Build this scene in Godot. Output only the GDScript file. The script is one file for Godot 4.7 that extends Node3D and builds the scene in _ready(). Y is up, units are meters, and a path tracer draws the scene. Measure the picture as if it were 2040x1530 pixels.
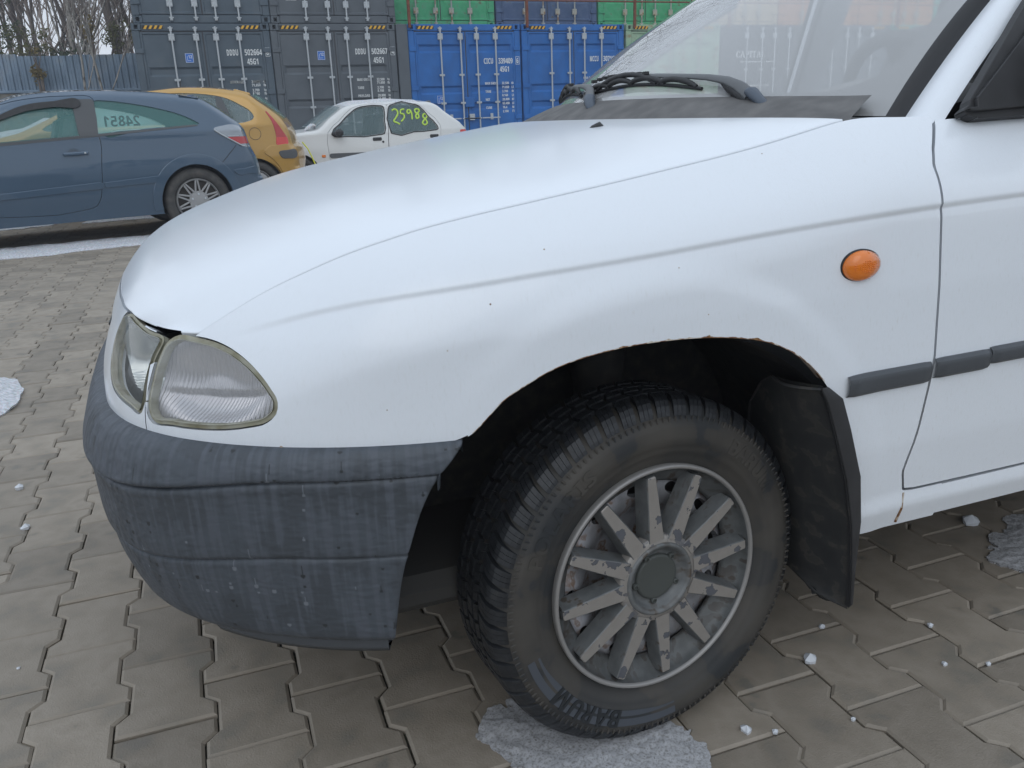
extends Node3D
# A white hatchback's front corner in a paved yard, shipping containers and parked cars behind.
# x runs along the white car towards its rear, y is up, z points out of its side; the origin lies on the ground under its front wheel.

const ZC := -0.795            # centre plane of the white car
var M := {}                   # materials by name
var used := {}                # names already given

func _ready():
	# ---------------------------------------------------------------- camera, sky, sun, exposure
	var cam := Camera3D.new()
	cam.name = "camera"
	cam.fov = 49.36
	cam.near = 0.05
	cam.far = 400.0
	var yaw := 0.34782
	var pitch := 0.30523
	var roll := -0.03805
	var fwd := Vector3(sin(yaw) * cos(pitch), -sin(pitch), -cos(yaw) * cos(pitch))
	var r0 := Vector3(cos(yaw), 0, sin(yaw))
	var u0 := r0.cross(fwd)
	cam.transform = Transform3D(Basis(r0 * cos(roll) + u0 * sin(roll), u0 * cos(roll) - r0 * sin(roll), -fwd), Vector3(-0.5848, 0.958, 0.9864))
	add_child(cam)
	var env := Environment.new()
	env.background_mode = Environment.BG_SKY
	var sm := ProceduralSkyMaterial.new()
	sm.sky_top_color = Color(0.89, 0.94, 1.0)
	sm.sky_horizon_color = Color(0.93, 0.955, 0.985)
	sm.sky_curve = 0.2
	sm.sky_energy_multiplier = 1.12
	sm.ground_horizon_color = Color(0.42, 0.41, 0.40)
	sm.ground_bottom_color = Color(0.30, 0.29, 0.28)
	var sky := Sky.new()
	sky.sky_material = sm
	env.sky = sky
	env.tonemap_mode = Environment.TONE_MAPPER_LINEAR
	env.tonemap_exposure = 0.93
	env.sdfgi_enabled = true
	env.ssao_enabled = true
	env.ssil_enabled = true
	env.fog_enabled = true
	env.fog_density = 0.004
	env.fog_light_color = Color(0.86, 0.88, 0.92)
	var we := WorldEnvironment.new()
	we.name = "overcast_daylight"
	we.environment = env
	add_child(we)
	var sun := DirectionalLight3D.new()
	sun.name = "veiled_sun"
	sun.light_energy = 0.2
	sun.light_angular_distance = 50.0
	sun.light_color = Color(1.0, 0.985, 0.96)
	sun.shadow_enabled = true
	sun.sky_mode = DirectionalLight3D.SKY_MODE_LIGHT_ONLY
	sun.rotation_degrees = Vector3(-38, -22, 0)
	add_child(sun)
	# ---------------------------------------------------------------- the place
	materials()
	build_yard()
	build_backdrop()
	build_white_car()
	build_parked_cars()
	build_trees()
	build_snow()

# ==================================================================== naming
func numbered(called: String) -> String:
	if not used.has(called):
		used[called] = 0
		return called
	used[called] += 1
	return "%s_%03d" % [called, used[called]]

func tag(o: Node3D, label := "", category := "", group := "", kind := "") -> Node3D:
	if label: o.set_meta("label", label)
	if category: o.set_meta("category", category)
	if group: o.set_meta("group", group)
	if kind: o.set_meta("kind", kind)
	return o

func thing(called: String, label: String, category: String, at := Vector3.ZERO, turn := 0.0, group := "", kind := "") -> Node3D:
	var o := Node3D.new()
	o.name = numbered(called)
	o.position = at
	o.rotation.y = turn
	tag(o, label, category, group, kind)
	add_child(o)
	return o

# one named mesh under a parent
func part(called: String, mesh: Mesh, mat: Material, parent: Node3D, at := Vector3.ZERO) -> MeshInstance3D:
	var o := MeshInstance3D.new()
	o.name = called if parent != self else numbered(called)
	o.mesh = mesh
	if mat: o.material_override = mat
	o.position = at
	parent.add_child(o, true)
	return o

# ==================================================================== surfaces that can be cut
class Patch:
	var p := PackedVector3Array()
	var n := PackedVector3Array()
	var q := PackedVector2Array()
	var t := PackedInt32Array()

# fn(u, v) -> Vector3 ; qf(u, v) -> Vector2 ; out tells which way the normals shall look
func grid(us: Array, vs: Array, fn: Callable, qf: Callable, out: Callable) -> Patch:
	var a := Patch.new()
	var nu := us.size()
	var nv := vs.size()
	for i in nu:
		for j in nv:
			a.p.append(fn.call(us[i], vs[j]))
			a.q.append(qf.call(us[i], vs[j]))
	a.n.resize(nu * nv)
	for i in nu:
		for j in nv:
			var du := a.p[mini(i + 1, nu - 1) * nv + j] - a.p[maxi(i - 1, 0) * nv + j]
			var dv := a.p[i * nv + mini(j + 1, nv - 1)] - a.p[i * nv + maxi(j - 1, 0)]
			var k := du.cross(dv).normalized()
			if k.dot(out.call(a.p[i * nv + j])) < 0: k = -k
			a.n[i * nv + j] = k
	for i in nu - 1:
		for j in nv - 1:
			var b := i * nv + j
			a.t.append_array(PackedInt32Array([b, b + nv, b + 1, b + 1, b + nv, b + nv + 1]))
	return a

func steps(a: float, b: float, n: int) -> Array:
	var r := []
	for i in n + 1: r.append(lerpf(a, b, float(i) / n))
	return r

# keeps where f(q, p) > 0
func clip(a: Patch, f: Callable) -> Patch:
	var val := PackedFloat32Array()
	val.resize(a.p.size())
	for i in a.p.size(): val[i] = f.call(a.q[i], a.p[i])
	var b := Patch.new()
	b.p = a.p.duplicate()
	b.n = a.n.duplicate()
	b.q = a.q.duplicate()
	var cut := {}
	for k in range(0, a.t.size(), 3):
		var c := 0
		for m in 3:
			if val[a.t[k + m]] > 0: c += 1
		if c == 3:
			b.t.append(a.t[k]); b.t.append(a.t[k + 1]); b.t.append(a.t[k + 2])
		elif c > 0:
			var poly := []
			for m in 3:
				var i := a.t[k + m]
				var j := a.t[k + (m + 1) % 3]
				if val[i] > 0: poly.append(i)
				if (val[i] > 0) != (val[j] > 0):
					var key := mini(i, j) * 1000003 + maxi(i, j)
					if not cut.has(key):
						var w := clampf(val[i] / (val[i] - val[j]), 0.0, 1.0)
						cut[key] = b.p.size()
						b.p.append(a.p[i].lerp(a.p[j], w))
						b.n.append(a.n[i].lerp(a.n[j], w).normalized())
						b.q.append(a.q[i].lerp(a.q[j], w))
					poly.append(cut[key])
			for m in range(1, poly.size() - 1):
				b.t.append(poly[0]); b.t.append(poly[m]); b.t.append(poly[m + 1])
	return squeeze(b)

func squeeze(a: Patch) -> Patch:
	var b := Patch.new()
	var to := {}
	for i in a.t:
		if not to.has(i):
			to[i] = b.p.size()
			b.p.append(a.p[i]); b.n.append(a.n[i]); b.q.append(a.q[i])
		b.t.append(to[i])
	return b

func edges_of(a: Patch) -> Array:
	var seen := {}
	for k in range(0, a.t.size(), 3):
		for m in 3:
			var i := a.t[k + m]
			var j := a.t[k + (m + 1) % 3]
			if i == j: continue
			var key := mini(i, j) * 1000003 + maxi(i, j)
			if seen.has(key): seen[key] = null
			else: seen[key] = [i, j]
	var r := []
	for e in seen.values():
		if e != null: r.append(e)
	return r

# a return flange along the open edges: rounded by 1.5 mm, then straight in
func flange(a: Patch, depth: float, only = null, lip := 0.0012) -> Patch:
	var b := Patch.new()
	for e in edges_of(a):
		var i: int = e[0]
		var j: int = e[1]
		if a.p[i].distance_squared_to(a.p[j]) < 1e-12: continue
		if only != null and not (only.call(a.q[i], a.p[i]) and only.call(a.q[j], a.p[j])): continue
		var along := (a.p[j] - a.p[i]).normalized()
		var rows := []
		for m in [i, j]:
			var outw := along.cross(a.n[m]).normalized()
			rows.append([[a.p[m], a.n[m]], [a.p[m] + outw * lip - a.n[m] * lip, (a.n[m] + outw).normalized()], [a.p[m] + outw * lip - a.n[m] * lip * 2, outw], [a.p[m] + outw * lip - a.n[m] * depth, outw]])
		var base := b.p.size()
		for r in rows:
			for v in r:
				b.p.append(v[0]); b.n.append(v[1]); b.q.append(a.q[i])
		for m in 3:
			b.t.append_array(PackedInt32Array([base + m, base + m + 1, base + 4 + m, base + 4 + m, base + m + 1, base + 5 + m]))
	return b

func join(list: Array) -> Patch:
	var b := Patch.new()
	for a in list:
		var o := b.p.size()
		b.p.append_array(a.p); b.n.append_array(a.n); b.q.append_array(a.q)
		for i in a.t: b.t.append(i + o)
	return b

func pushed(a: Patch, d: float) -> Patch:
	var b := Patch.new()
	b.n = a.n; b.q = a.q; b.t = a.t
	for i in a.p.size(): b.p.append(a.p[i] + a.n[i] * d)
	return b

func mirrored(a: Patch, zc := ZC) -> Patch:
	var b := Patch.new()
	b.q = a.q; b.t = a.t
	for i in a.p.size():
		b.p.append(Vector3(a.p[i].x, a.p[i].y, 2 * zc - a.p[i].z))
		b.n.append(Vector3(a.n[i].x, a.n[i].y, -a.n[i].z))
	return b

func mesh_of(a: Patch, uv := 1.0) -> ArrayMesh:
	var idx := PackedInt32Array()
	for k in range(0, a.t.size(), 3):
		var i := a.t[k]
		var j := a.t[k + 1]
		var l := a.t[k + 2]
		if (a.p[j] - a.p[i]).cross(a.p[l] - a.p[i]).dot(a.n[i] + a.n[j] + a.n[l]) > 0:
			idx.append(i); idx.append(l); idx.append(j)
		else:
			idx.append(i); idx.append(j); idx.append(l)
	var uvs := PackedVector2Array()
	for x in a.q: uvs.append(x * uv)
	var arr := []
	arr.resize(Mesh.ARRAY_MAX)
	arr[Mesh.ARRAY_VERTEX] = a.p
	arr[Mesh.ARRAY_NORMAL] = a.n
	arr[Mesh.ARRAY_TEX_UV] = uvs
	arr[Mesh.ARRAY_INDEX] = idx
	var m := ArrayMesh.new()
	m.add_surface_from_arrays(Mesh.PRIMITIVE_TRIANGLES, arr)
	return m

# ==================================================================== outlines
# signed distance to a closed outline, positive outside
func sd(poly: PackedVector2Array, box: Rect2, p: Vector2) -> float:
	if not box.has_point(p): return 0.08
	var d := 1e9
	var inside := false
	var n := poly.size()
	var j := n - 1
	for i in n:
		var a := poly[j]
		var b := poly[i]
		var e := b - a
		var w := p - a
		var h := clampf(w.dot(e) / maxf(e.length_squared(), 1e-12), 0, 1)
		d = minf(d, (w - e * h).length_squared())
		if (b.y > p.y) != (a.y > p.y) and p.x < (a.x - b.x) * (p.y - b.y) / (a.y - b.y) + b.x: inside = not inside
		j = i
	return -sqrt(d) if inside else sqrt(d)

func box_of(poly: PackedVector2Array) -> Rect2:
	var r := Rect2(poly[0], Vector2.ZERO)
	for p in poly: r = r.expand(p)
	return r.grow(0.08)

func outside(poly: PackedVector2Array, by := 0.0) -> Callable:
	var box := box_of(poly)
	return func(q, _p): return sd(poly, box, q) - by

func inside(poly: PackedVector2Array, by := 0.0) -> Callable:
	var box := box_of(poly)
	return func(q, _p): return -sd(poly, box, q) - by

func pts(a: Array) -> PackedVector2Array:
	var r := PackedVector2Array()
	for i in range(0, a.size(), 2): r.append(Vector2(a[i], a[i + 1]))
	return r

# smooth closed or open curve through points
func smooth(pt: PackedVector2Array, closed := true, sub := 5) -> PackedVector2Array:
	var r := PackedVector2Array()
	var n := pt.size()
	for i in (n if closed else n - 1):
		var a := pt[(i - 1 + n) % n] if closed or i > 0 else pt[i] * 2 - pt[i + 1]
		var b := pt[i]
		var c := pt[(i + 1) % n]
		var d := pt[(i + 2) % n] if closed or i < n - 2 else c * 2 - b
		for k in sub: r.append(b.cubic_interpolate_in_time(c, a, d, float(k) / sub, b.distance_to(c), -a.distance_to(b), b.distance_to(c) + c.distance_to(d)))
	if not closed: r.append(pt[n - 1])
	return r

# value of a smooth function given by knots [x0, y0, x1, y1, ...]
func along(k: Array, x: float) -> float:
	var n := k.size() / 2
	if x <= k[0]: return k[1]
	if x >= k[2 * n - 2]: return k[2 * n - 1]
	var i := 0
	while x > k[2 * i + 2]: i += 1
	var h: float = k[2 * i + 2] - k[2 * i]
	var d: float = (k[2 * i + 3] - k[2 * i + 1]) / h
	var d0: float = d
	var d1: float = d
	if i > 0:
		var g: float = k[2 * i] - k[2 * i - 2]
		d0 = ((k[2 * i + 1] - k[2 * i - 1]) / g * h + d * g) / (g + h)
	if i < n - 2:
		var g2: float = k[2 * i + 4] - k[2 * i + 2]
		d1 = ((k[2 * i + 5] - k[2 * i + 3]) / g2 * h + d * g2) / (g2 + h)
	var t: float = (x - k[2 * i]) / h
	return k[2 * i + 1] * (2 * t * t * t - 3 * t * t + 1) + d0 * h * (t * t * t - 2 * t * t + t) + k[2 * i + 3] * (3 * t * t - 2 * t * t * t) + d1 * h * (t * t * t - t * t)

func line(k: Array, x: float) -> float:
	var n := k.size() / 2
	if x <= k[0]: return k[1]
	for i in n - 1:
		if x <= k[2 * i + 2]: return lerpf(k[2 * i + 1], k[2 * i + 3], (x - k[2 * i]) / (k[2 * i + 2] - k[2 * i]))
	return k[2 * n - 1]

# ==================================================================== solids
class Solid:
	var v := PackedVector3Array()
	var n := PackedVector3Array()
	var uv := PackedVector2Array()
	func tri(a: Vector3, b: Vector3, c: Vector3):      # seen with a, b, c counter-clockwise
		var k := (b - a).cross(c - a).normalized()
		v.append(a); v.append(c); v.append(b)
		for i in 3: n.append(k)
		for x in [a, c, b]: uv.append(Vector2(x.x + x.z, x.y))
	func quad(a: Vector3, b: Vector3, c: Vector3, d: Vector3):
		tri(a, b, c)
		tri(a, c, d)
	func tri_n(a: Vector3, b: Vector3, c: Vector3, na: Vector3, nb: Vector3, nc: Vector3):
		if (b - a).cross(c - a).dot(na + nb + nc) > 0:
			v.append(a); v.append(c); v.append(b); n.append(na); n.append(nc); n.append(nb)
			for x in [a, c, b]: uv.append(Vector2(x.x + x.z, x.y))
		else:
			v.append(a); v.append(b); v.append(c); n.append(na); n.append(nb); n.append(nc)
			for x in [a, b, c]: uv.append(Vector2(x.x + x.z, x.y))
	func quad_n(p: Array, q: Array):
		tri_n(p[0], p[1], p[2], q[0], q[1], q[2])
		tri_n(p[0], p[2], p[3], q[0], q[2], q[3])
	# box with chamfered edges, turned by basis
	func box(at: Vector3, size: Vector3, ch := 0.0, basis := Basis()):
		var h := size / 2
		ch = minf(ch, minf(h.x, minf(h.y, h.z)) * 0.9)
		var ax := [Vector3(1, 0, 0), Vector3(0, 1, 0), Vector3(0, 0, 1)]
		for d in 3:
			for s in [-1.0, 1.0]:
				var a: Vector3 = ax[d]
				var b: Vector3 = ax[(d + 1) % 3]
				var c: Vector3 = ax[(d + 2) % 3]
				var hb := h[(d + 1) % 3] - ch
				var hc := h[(d + 2) % 3] - ch
				var o: Vector3 = a * h[d] * s
				var l := [o - b * hb - c * hc, o + b * hb - c * hc, o + b * hb + c * hc, o - b * hb + c * hc]
				if s < 0: l.reverse()
				quad(at + basis * l[0], at + basis * l[1], at + basis * l[2], at + basis * l[3])
		if ch <= 0.0: return
		for d in 3:
			var a2: Vector3 = ax[d]
			var b2: Vector3 = ax[(d + 1) % 3]
			var c2: Vector3 = ax[(d + 2) % 3]
			var ha := h[d] - ch
			for s in [-1.0, 1.0]:
				for w in [-1.0, 1.0]:
					var p1: Vector3 = b2 * h[(d + 1) % 3] * s + c2 * (h[(d + 2) % 3] - ch) * w
					var p2: Vector3 = b2 * (h[(d + 1) % 3] - ch) * s + c2 * h[(d + 2) % 3] * w
					var l2 := [p1 - a2 * ha, p1 + a2 * ha, p2 + a2 * ha, p2 - a2 * ha]
					if s * w < 0: l2.reverse()
					quad(at + basis * l2[3], at + basis * l2[2], at + basis * l2[1], at + basis * l2[0])
		for x in [-1.0, 1.0]:
			for y in [-1.0, 1.0]:
				for z in [-1.0, 1.0]:
					var c1 := Vector3(h.x * x, (h.y - ch) * y, (h.z - ch) * z)
					var c3 := Vector3((h.x - ch) * x, h.y * y, (h.z - ch) * z)
					var c4 := Vector3((h.x - ch) * x, (h.y - ch) * y, h.z * z)
					if x * y * z > 0: tri(at + basis * c1, at + basis * c3, at + basis * c4)
					else: tri(at + basis * c1, at + basis * c4, at + basis * c3)
	# tube along points, radius per point, closed ends
	func tube(p: Array, r: Array, seg := 8, flat := 1.0, upv := Vector3.UP):
		var rings := []
		for i in p.size():
			var d: Vector3 = (p[mini(i + 1, p.size() - 1)] - p[maxi(i - 1, 0)]).normalized()
			var u := upv
			if absf(d.dot(u)) > 0.95: u = Vector3(0.3, 0, 0.95)
			var s := d.cross(u).normalized()
			var w := s.cross(d)
			var ring := []
			for k in seg:
				var an := TAU * k / seg
				var dir := s * cos(an) + w * sin(an) * flat
				ring.append([p[i] + dir * r[mini(i, r.size() - 1)], (s * cos(an) * flat + w * sin(an)).normalized()])
			rings.append(ring)
		for i in p.size() - 1:
			for k in seg:
				var a = rings[i][k]
				var b = rings[i][(k + 1) % seg]
				var c = rings[i + 1][(k + 1) % seg]
				var e = rings[i + 1][k]
				quad_n([a[0], b[0], c[0], e[0]], [a[1], b[1], c[1], e[1]])
		for en in [0, p.size() - 1]:
			var dd: Vector3 = (p[en] - p[en + (1 if en == 0 else -1)]).normalized()
			for k in seg: tri_n(p[en], rings[en][k][0], rings[en][(k + 1) % seg][0], dd, dd, dd)
	# profile of [radius, height along axis] turned round the axis z
	func lathe(prof: Array, seg := 48, a0 := 0.0, a1 := TAU, sharp := 0.6):
		var m := prof.size()
		var nr := []
		for i in m - 1:
			var d := Vector2(prof[i + 1][0] - prof[i][0], prof[i + 1][1] - prof[i][1]).normalized()
			nr.append(Vector2(-d.y, d.x))
		for i in m - 1:
			var n0: Vector2 = nr[i]
			var n1: Vector2 = nr[i]
			if i > 0 and nr[i].dot(nr[i - 1]) > sharp: n0 = (nr[i] + nr[i - 1]).normalized()
			if i < m - 2 and nr[i].dot(nr[i + 1]) > sharp: n1 = (nr[i] + nr[i + 1]).normalized()
			for k in seg:
				var t0 := lerpf(a0, a1, float(k) / seg)
				var t1 := lerpf(a0, a1, float(k + 1) / seg)
				var e0 := Vector3(cos(t0), sin(t0), 0)
				var e1 := Vector3(cos(t1), sin(t1), 0)
				var z := Vector3(0, 0, 1)
				quad_n([e0 * prof[i][0] + z * prof[i][1], e1 * prof[i][0] + z * prof[i][1], e1 * prof[i + 1][0] + z * prof[i + 1][1], e0 * prof[i + 1][0] + z * prof[i + 1][1]], [e0 * n0.x + z * n0.y, e1 * n0.x + z * n0.y, e1 * n1.x + z * n1.y, e0 * n1.x + z * n1.y])
	# flat outline (x, y) pulled out from z0 to z1, front edges chamfered
	func slab(poly: PackedVector2Array, z0: float, z1: float, ch := 0.0):
		var pl := poly
		if Geometry2D.is_polygon_clockwise(pl):
			pl = poly.duplicate()
			pl.reverse()
		var inner := pl
		if ch > 0:
			var off := Geometry2D.offset_polygon(pl, -ch, Geometry2D.JOIN_MITER)
			if off.size() == 1 and off[0].size() == pl.size():
				inner = off[0]
				var best := 0
				for k in pl.size():
					if inner[k].distance_to(pl[0]) < inner[best].distance_to(pl[0]): best = k
				var turned := PackedVector2Array()
				for k in pl.size(): turned.append(inner[(k + best) % pl.size()])
				inner = turned
			else: ch = 0.0
		for k in pl.size():
			var j := (k + 1) % pl.size()
			quad(Vector3(pl[k].x, pl[k].y, z0), Vector3(pl[j].x, pl[j].y, z0), Vector3(pl[j].x, pl[j].y, z1 - ch), Vector3(pl[k].x, pl[k].y, z1 - ch))
			if ch > 0: quad(Vector3(pl[k].x, pl[k].y, z1 - ch), Vector3(pl[j].x, pl[j].y, z1 - ch), Vector3(inner[j].x, inner[j].y, z1), Vector3(inner[k].x, inner[k].y, z1))
		var tr := Geometry2D.triangulate_polygon(inner)
		for k in range(0, tr.size(), 3):
			var a := inner[tr[k]]
			var b := inner[tr[k + 1]]
			var c := inner[tr[k + 2]]
			if (b - a).cross(c - a) < 0:
				var w := b
				b = c
				c = w
			tri(Vector3(a.x, a.y, z1), Vector3(b.x, b.y, z1), Vector3(c.x, c.y, z1))
			tri(Vector3(a.x, a.y, z0), Vector3(c.x, c.y, z0), Vector3(b.x, b.y, z0))
	func moved(t: Transform3D) -> Solid:
		var s := Solid.new()
		for i in v.size():
			s.v.append(t * v[i])
			s.n.append((t.basis * n[i]).normalized())
			s.uv.append(uv[i])
		return s
	func add(o: Solid, t := Transform3D()):
		for i in o.v.size():
			v.append(t * o.v[i])
			n.append((t.basis * o.n[i]).normalized())
			uv.append(o.uv[i])
	func mesh() -> ArrayMesh:
		var arr := []
		arr.resize(Mesh.ARRAY_MAX)
		arr[Mesh.ARRAY_VERTEX] = v
		arr[Mesh.ARRAY_NORMAL] = n
		arr[Mesh.ARRAY_TEX_UV] = uv
		var m := ArrayMesh.new()
		m.add_surface_from_arrays(Mesh.PRIMITIVE_TRIANGLES, arr)
		return m

# lettering, height of capitals in metres, width squeezed; lies in xy, faces +z, starts at x = 0
func letters(text: String, cap: float, squeeze_x := 1.0, font := "Droid Sans", bold := true, depth := 0.004, width := 0.0) -> Mesh:
	var f := SystemFont.new()
	f.font_names = PackedStringArray([font])
	if bold: f.font_weight = 700
	var tm := TextMesh.new()
	tm.font = f
	tm.text = text
	tm.font_size = 64
	tm.pixel_size = 0.01
	tm.depth = 0.01
	tm.curve_step = 3.0
	tm.horizontal_alignment = HORIZONTAL_ALIGNMENT_LEFT
	tm.vertical_alignment = VERTICAL_ALIGNMENT_BOTTOM
	var m := ArrayMesh.new()
	var lo := Vector3.ONE * 1e9
	var hi := -lo
	for sfc in tm.get_surface_count():
		for q in tm.surface_get_arrays(sfc)[Mesh.ARRAY_VERTEX]:
			lo = lo.min(q)
			hi = hi.max(q)
	var kx := cap / (hi.y - lo.y) * squeeze_x if width <= 0.0 else width / (hi.x - lo.x)
	for sfc in tm.get_surface_count():
		var arr := tm.surface_get_arrays(sfc)
		var vv: PackedVector3Array = arr[Mesh.ARRAY_VERTEX]
		var k := cap / (hi.y - lo.y)
		for i in vv.size():
			vv[i] = Vector3((vv[i].x - lo.x) * kx, (vv[i].y - lo.y) * k, (vv[i].z - lo.z) / 0.01 * depth)
		arr[Mesh.ARRAY_VERTEX] = vv
		arr[Mesh.ARRAY_TANGENT] = null
		m.add_surface_from_arrays(Mesh.PRIMITIVE_TRIANGLES, arr)
	return m

# a smooth table of a function: sampled finely, then blurred, so that no knot shows in a reflection
func table(k: Array, x0: float, x1: float, blur: float) -> PackedFloat32Array:
	var n := 500
	var t := PackedFloat32Array()
	for i in n: t.append(along(k, lerpf(x0, x1, float(i) / (n - 1))))
	var w := maxi(1, int(blur / (x1 - x0) * n))
	for pass_ in 3:
		var r := PackedFloat32Array()
		for i in n:
			var s := 0.0
			var c := mini(w, mini(i, n - 1 - i))
			for j in range(-c, c + 1): s += t[i + j]
			r.append(s / (2 * c + 1))
		t = r
	return t

func look(t: PackedFloat32Array, x0: float, x1: float, x: float) -> float:
	var f := clampf((x - x0) / (x1 - x0), 0.0, 1.0) * (t.size() - 1)
	var i := mini(int(f), t.size() - 2)
	return lerpf(t[i], t[i + 1], f - i)

# ==================================================================== materials
func noise(freq: float, ramp: Array, size := 512, seed_ := 1, kind := FastNoiseLite.TYPE_SIMPLEX_SMOOTH, octaves := 4, normal := false, bump := 4.0) -> NoiseTexture2D:
	var f := FastNoiseLite.new()
	f.seed = seed_
	f.frequency = freq
	f.noise_type = kind
	f.fractal_octaves = octaves
	var t := NoiseTexture2D.new()
	t.width = size
	t.height = size
	t.seamless = true
	t.noise = f
	if normal:
		t.as_normal_map = true
		t.bump_strength = bump
	elif ramp:
		var g := Gradient.new()
		var of := PackedFloat32Array()
		var cs := PackedColorArray()
		for r in ramp:
			of.append(r[0])
			cs.append(r[1])
		g.offsets = of
		g.colors = cs
		t.color_ramp = g
	return t

func lin(r: float, g: float, b: float, a := 1.0) -> Color:
	var c := Color(r, g, b).linear_to_srgb()
	c.a = a
	return c

func mat(called: String, col: Color, rough := 0.6, metal := 0.0) -> StandardMaterial3D:
	var m := StandardMaterial3D.new()
	m.resource_name = called
	m.albedo_color = col
	m.roughness = rough
	m.metallic = metal
	M[called] = m
	return m

func tri(m: StandardMaterial3D, scale: float, world := false) -> StandardMaterial3D:
	m.uv1_triplanar = true
	m.uv1_world_triplanar = world
	m.uv1_scale = Vector3.ONE * scale
	return m

func coat(m: StandardMaterial3D, amount := 1.0, rough := 0.04) -> StandardMaterial3D:
	m.clearcoat_enabled = true
	m.clearcoat = amount
	m.clearcoat_roughness = rough
	return m

func pane(called: String, col: Color, rough := 0.02) -> StandardMaterial3D:
	var m := mat(called, col, rough)
	m.transparency = BaseMaterial3D.TRANSPARENCY_ALPHA
	return m

func materials():
	var m: StandardMaterial3D
	# white car paint with faint specks of road grit
	m = mat("white_paint", Color.WHITE, 0.42)
	m.albedo_texture = noise(0.09, [[0.0, lin(0.69, 0.725, 0.765)], [0.35, lin(0.735, 0.77, 0.81)], [0.62, lin(0.73, 0.765, 0.805)], [0.80, lin(0.71, 0.74, 0.775)], [0.9, lin(0.68, 0.70, 0.72)], [0.97, lin(0.56, 0.55, 0.53)]], 1024, 4, FastNoiseLite.TYPE_SIMPLEX_SMOOTH, 5)
	tri(m, 1.3)
	m.uv1_scale = Vector3(1.9, 0.55, 1.9)
	coat(m, 0.75, 0.16)
	m = mat("rust_edge", Color.WHITE, 0.8)
	m.albedo_texture = noise(0.03, [[0.0, lin(0.60, 0.58, 0.54)], [0.42, lin(0.52, 0.46, 0.38)], [0.48, lin(0.20, 0.085, 0.025)], [0.62, lin(0.11, 0.042, 0.014)], [0.8, lin(0.26, 0.14, 0.05)]], 256, 9)
	tri(m, 6.0)
	m = mat("hatch_paint", lin(0.66, 0.67, 0.66), 0.4)
	coat(m, 0.6, 0.1)
	# faded bumper plastic: streaks where water ran, drops of dirt
	m = mat("bumper_plastic", Color.WHITE, 0.55)
	m.albedo_texture = streaks(7, Color(0.27, 0.292, 0.32), Color(0.35, 0.372, 0.40), Color(0.19, 0.205, 0.22))
	m.uv1_scale = Vector3(0.8, 1.6, 1)
	m.normal_enabled = true
	m.normal_texture = noise(0.22, [], 256, 5, FastNoiseLite.TYPE_SIMPLEX_SMOOTH, 3, true, 2.0)
	m.normal_scale = 0.25
	m = mat("trim_plastic", lin(0.062, 0.068, 0.076), 0.5)
	m = mat("black_plastic", lin(0.028, 0.028, 0.03), 0.55)
	m.albedo_texture = noise(0.02, [[0.3, Color(0.85, 0.85, 0.85)], [0.75, Color(1.0, 1.0, 1.0)]], 256, 31)
	tri(m, 3.0)
	mat("seal_rubber", lin(0.016, 0.016, 0.018), 0.6)
	m = mat("cowl_plastic", Color.WHITE, 0.7)
	m.albedo_texture = noise(0.02, [[0.2, lin(0.085, 0.083, 0.082)], [0.8, lin(0.15, 0.145, 0.14)]], 256, 33)
	tri(m, 3.0)
	mat("arm_plastic", lin(0.10, 0.105, 0.11), 0.5)
	mat("ring_silver", lin(0.26, 0.25, 0.24), 0.4, 0.3)
	mat("cap_plastic", lin(0.07, 0.088, 0.115), 0.5)
	mat("underseal", lin(0.045, 0.043, 0.040), 0.9)
	mat("brake_iron", lin(0.06, 0.052, 0.046), 0.7)
	mat("black_liner", lin(0.028, 0.028, 0.028), 0.85)
	mat("carpet", lin(0.055, 0.055, 0.06), 0.95)
	m = mat("liner", Color.WHITE, 0.85)
	m.albedo_texture = noise(0.03, [[0.2, lin(0.020, 0.020, 0.020)], [0.6, lin(0.030, 0.028, 0.026)], [0.9, lin(0.045, 0.040, 0.034)]], 256, 21)
	tri(m, 4.0)
	m = mat("mud_rubber", Color.WHITE, 0.7)
	m.albedo_texture = noise(0.012, [[0.3, lin(0.018, 0.019, 0.020)], [0.66, lin(0.026, 0.026, 0.026)], [0.72, lin(0.055, 0.050, 0.043)], [0.85, lin(0.04, 0.037, 0.033)]], 512, 23)
	tri(m, 3.0)
	# tyre: black rubber, dried road dust in patches with clean edges
	m = mat("tread_rubber", Color.WHITE, 0.5)
	m.albedo_texture = noise(0.03, [[0.3, lin(0.009, 0.010, 0.012)], [0.75, lin(0.018, 0.020, 0.023)], [0.94, lin(0.04, 0.037, 0.034)]], 256, 41)
	tri(m, 5.0)
	m = mat("sidewall", Color.WHITE, 0.72)
	m.albedo_texture = noise(0.006, [[0.0, lin(0.016, 0.019, 0.022)], [0.42, lin(0.020, 0.022, 0.024)], [0.46, lin(0.040, 0.036, 0.031)], [0.62, lin(0.052, 0.047, 0.040)], [0.95, lin(0.064, 0.057, 0.048)]], 512, 47, FastNoiseLite.TYPE_SIMPLEX_SMOOTH, 5)
	tri(m, 1.6)
	m = mat("letter_rubber", lin(0.012, 0.014, 0.016), 0.6)
	m = mat("letter_band", lin(0.055, 0.062, 0.074), 0.6)
	# wheel cover: silver lacquer flaking off grey plastic
	m = mat("cover_lacquer", Color.WHITE, 0.42, 0.25)
	m.albedo_texture = noise(0.011, [[0.0, lin(0.245, 0.226, 0.205)], [0.66, lin(0.27, 0.25, 0.228)], [0.672, lin(0.03, 0.03, 0.03)], [0.685, lin(0.095, 0.10, 0.115)], [1.0, lin(0.11, 0.115, 0.13)]], 512, 50, FastNoiseLite.TYPE_SIMPLEX_SMOOTH, 5)
	tri(m, 4.2)
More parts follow.
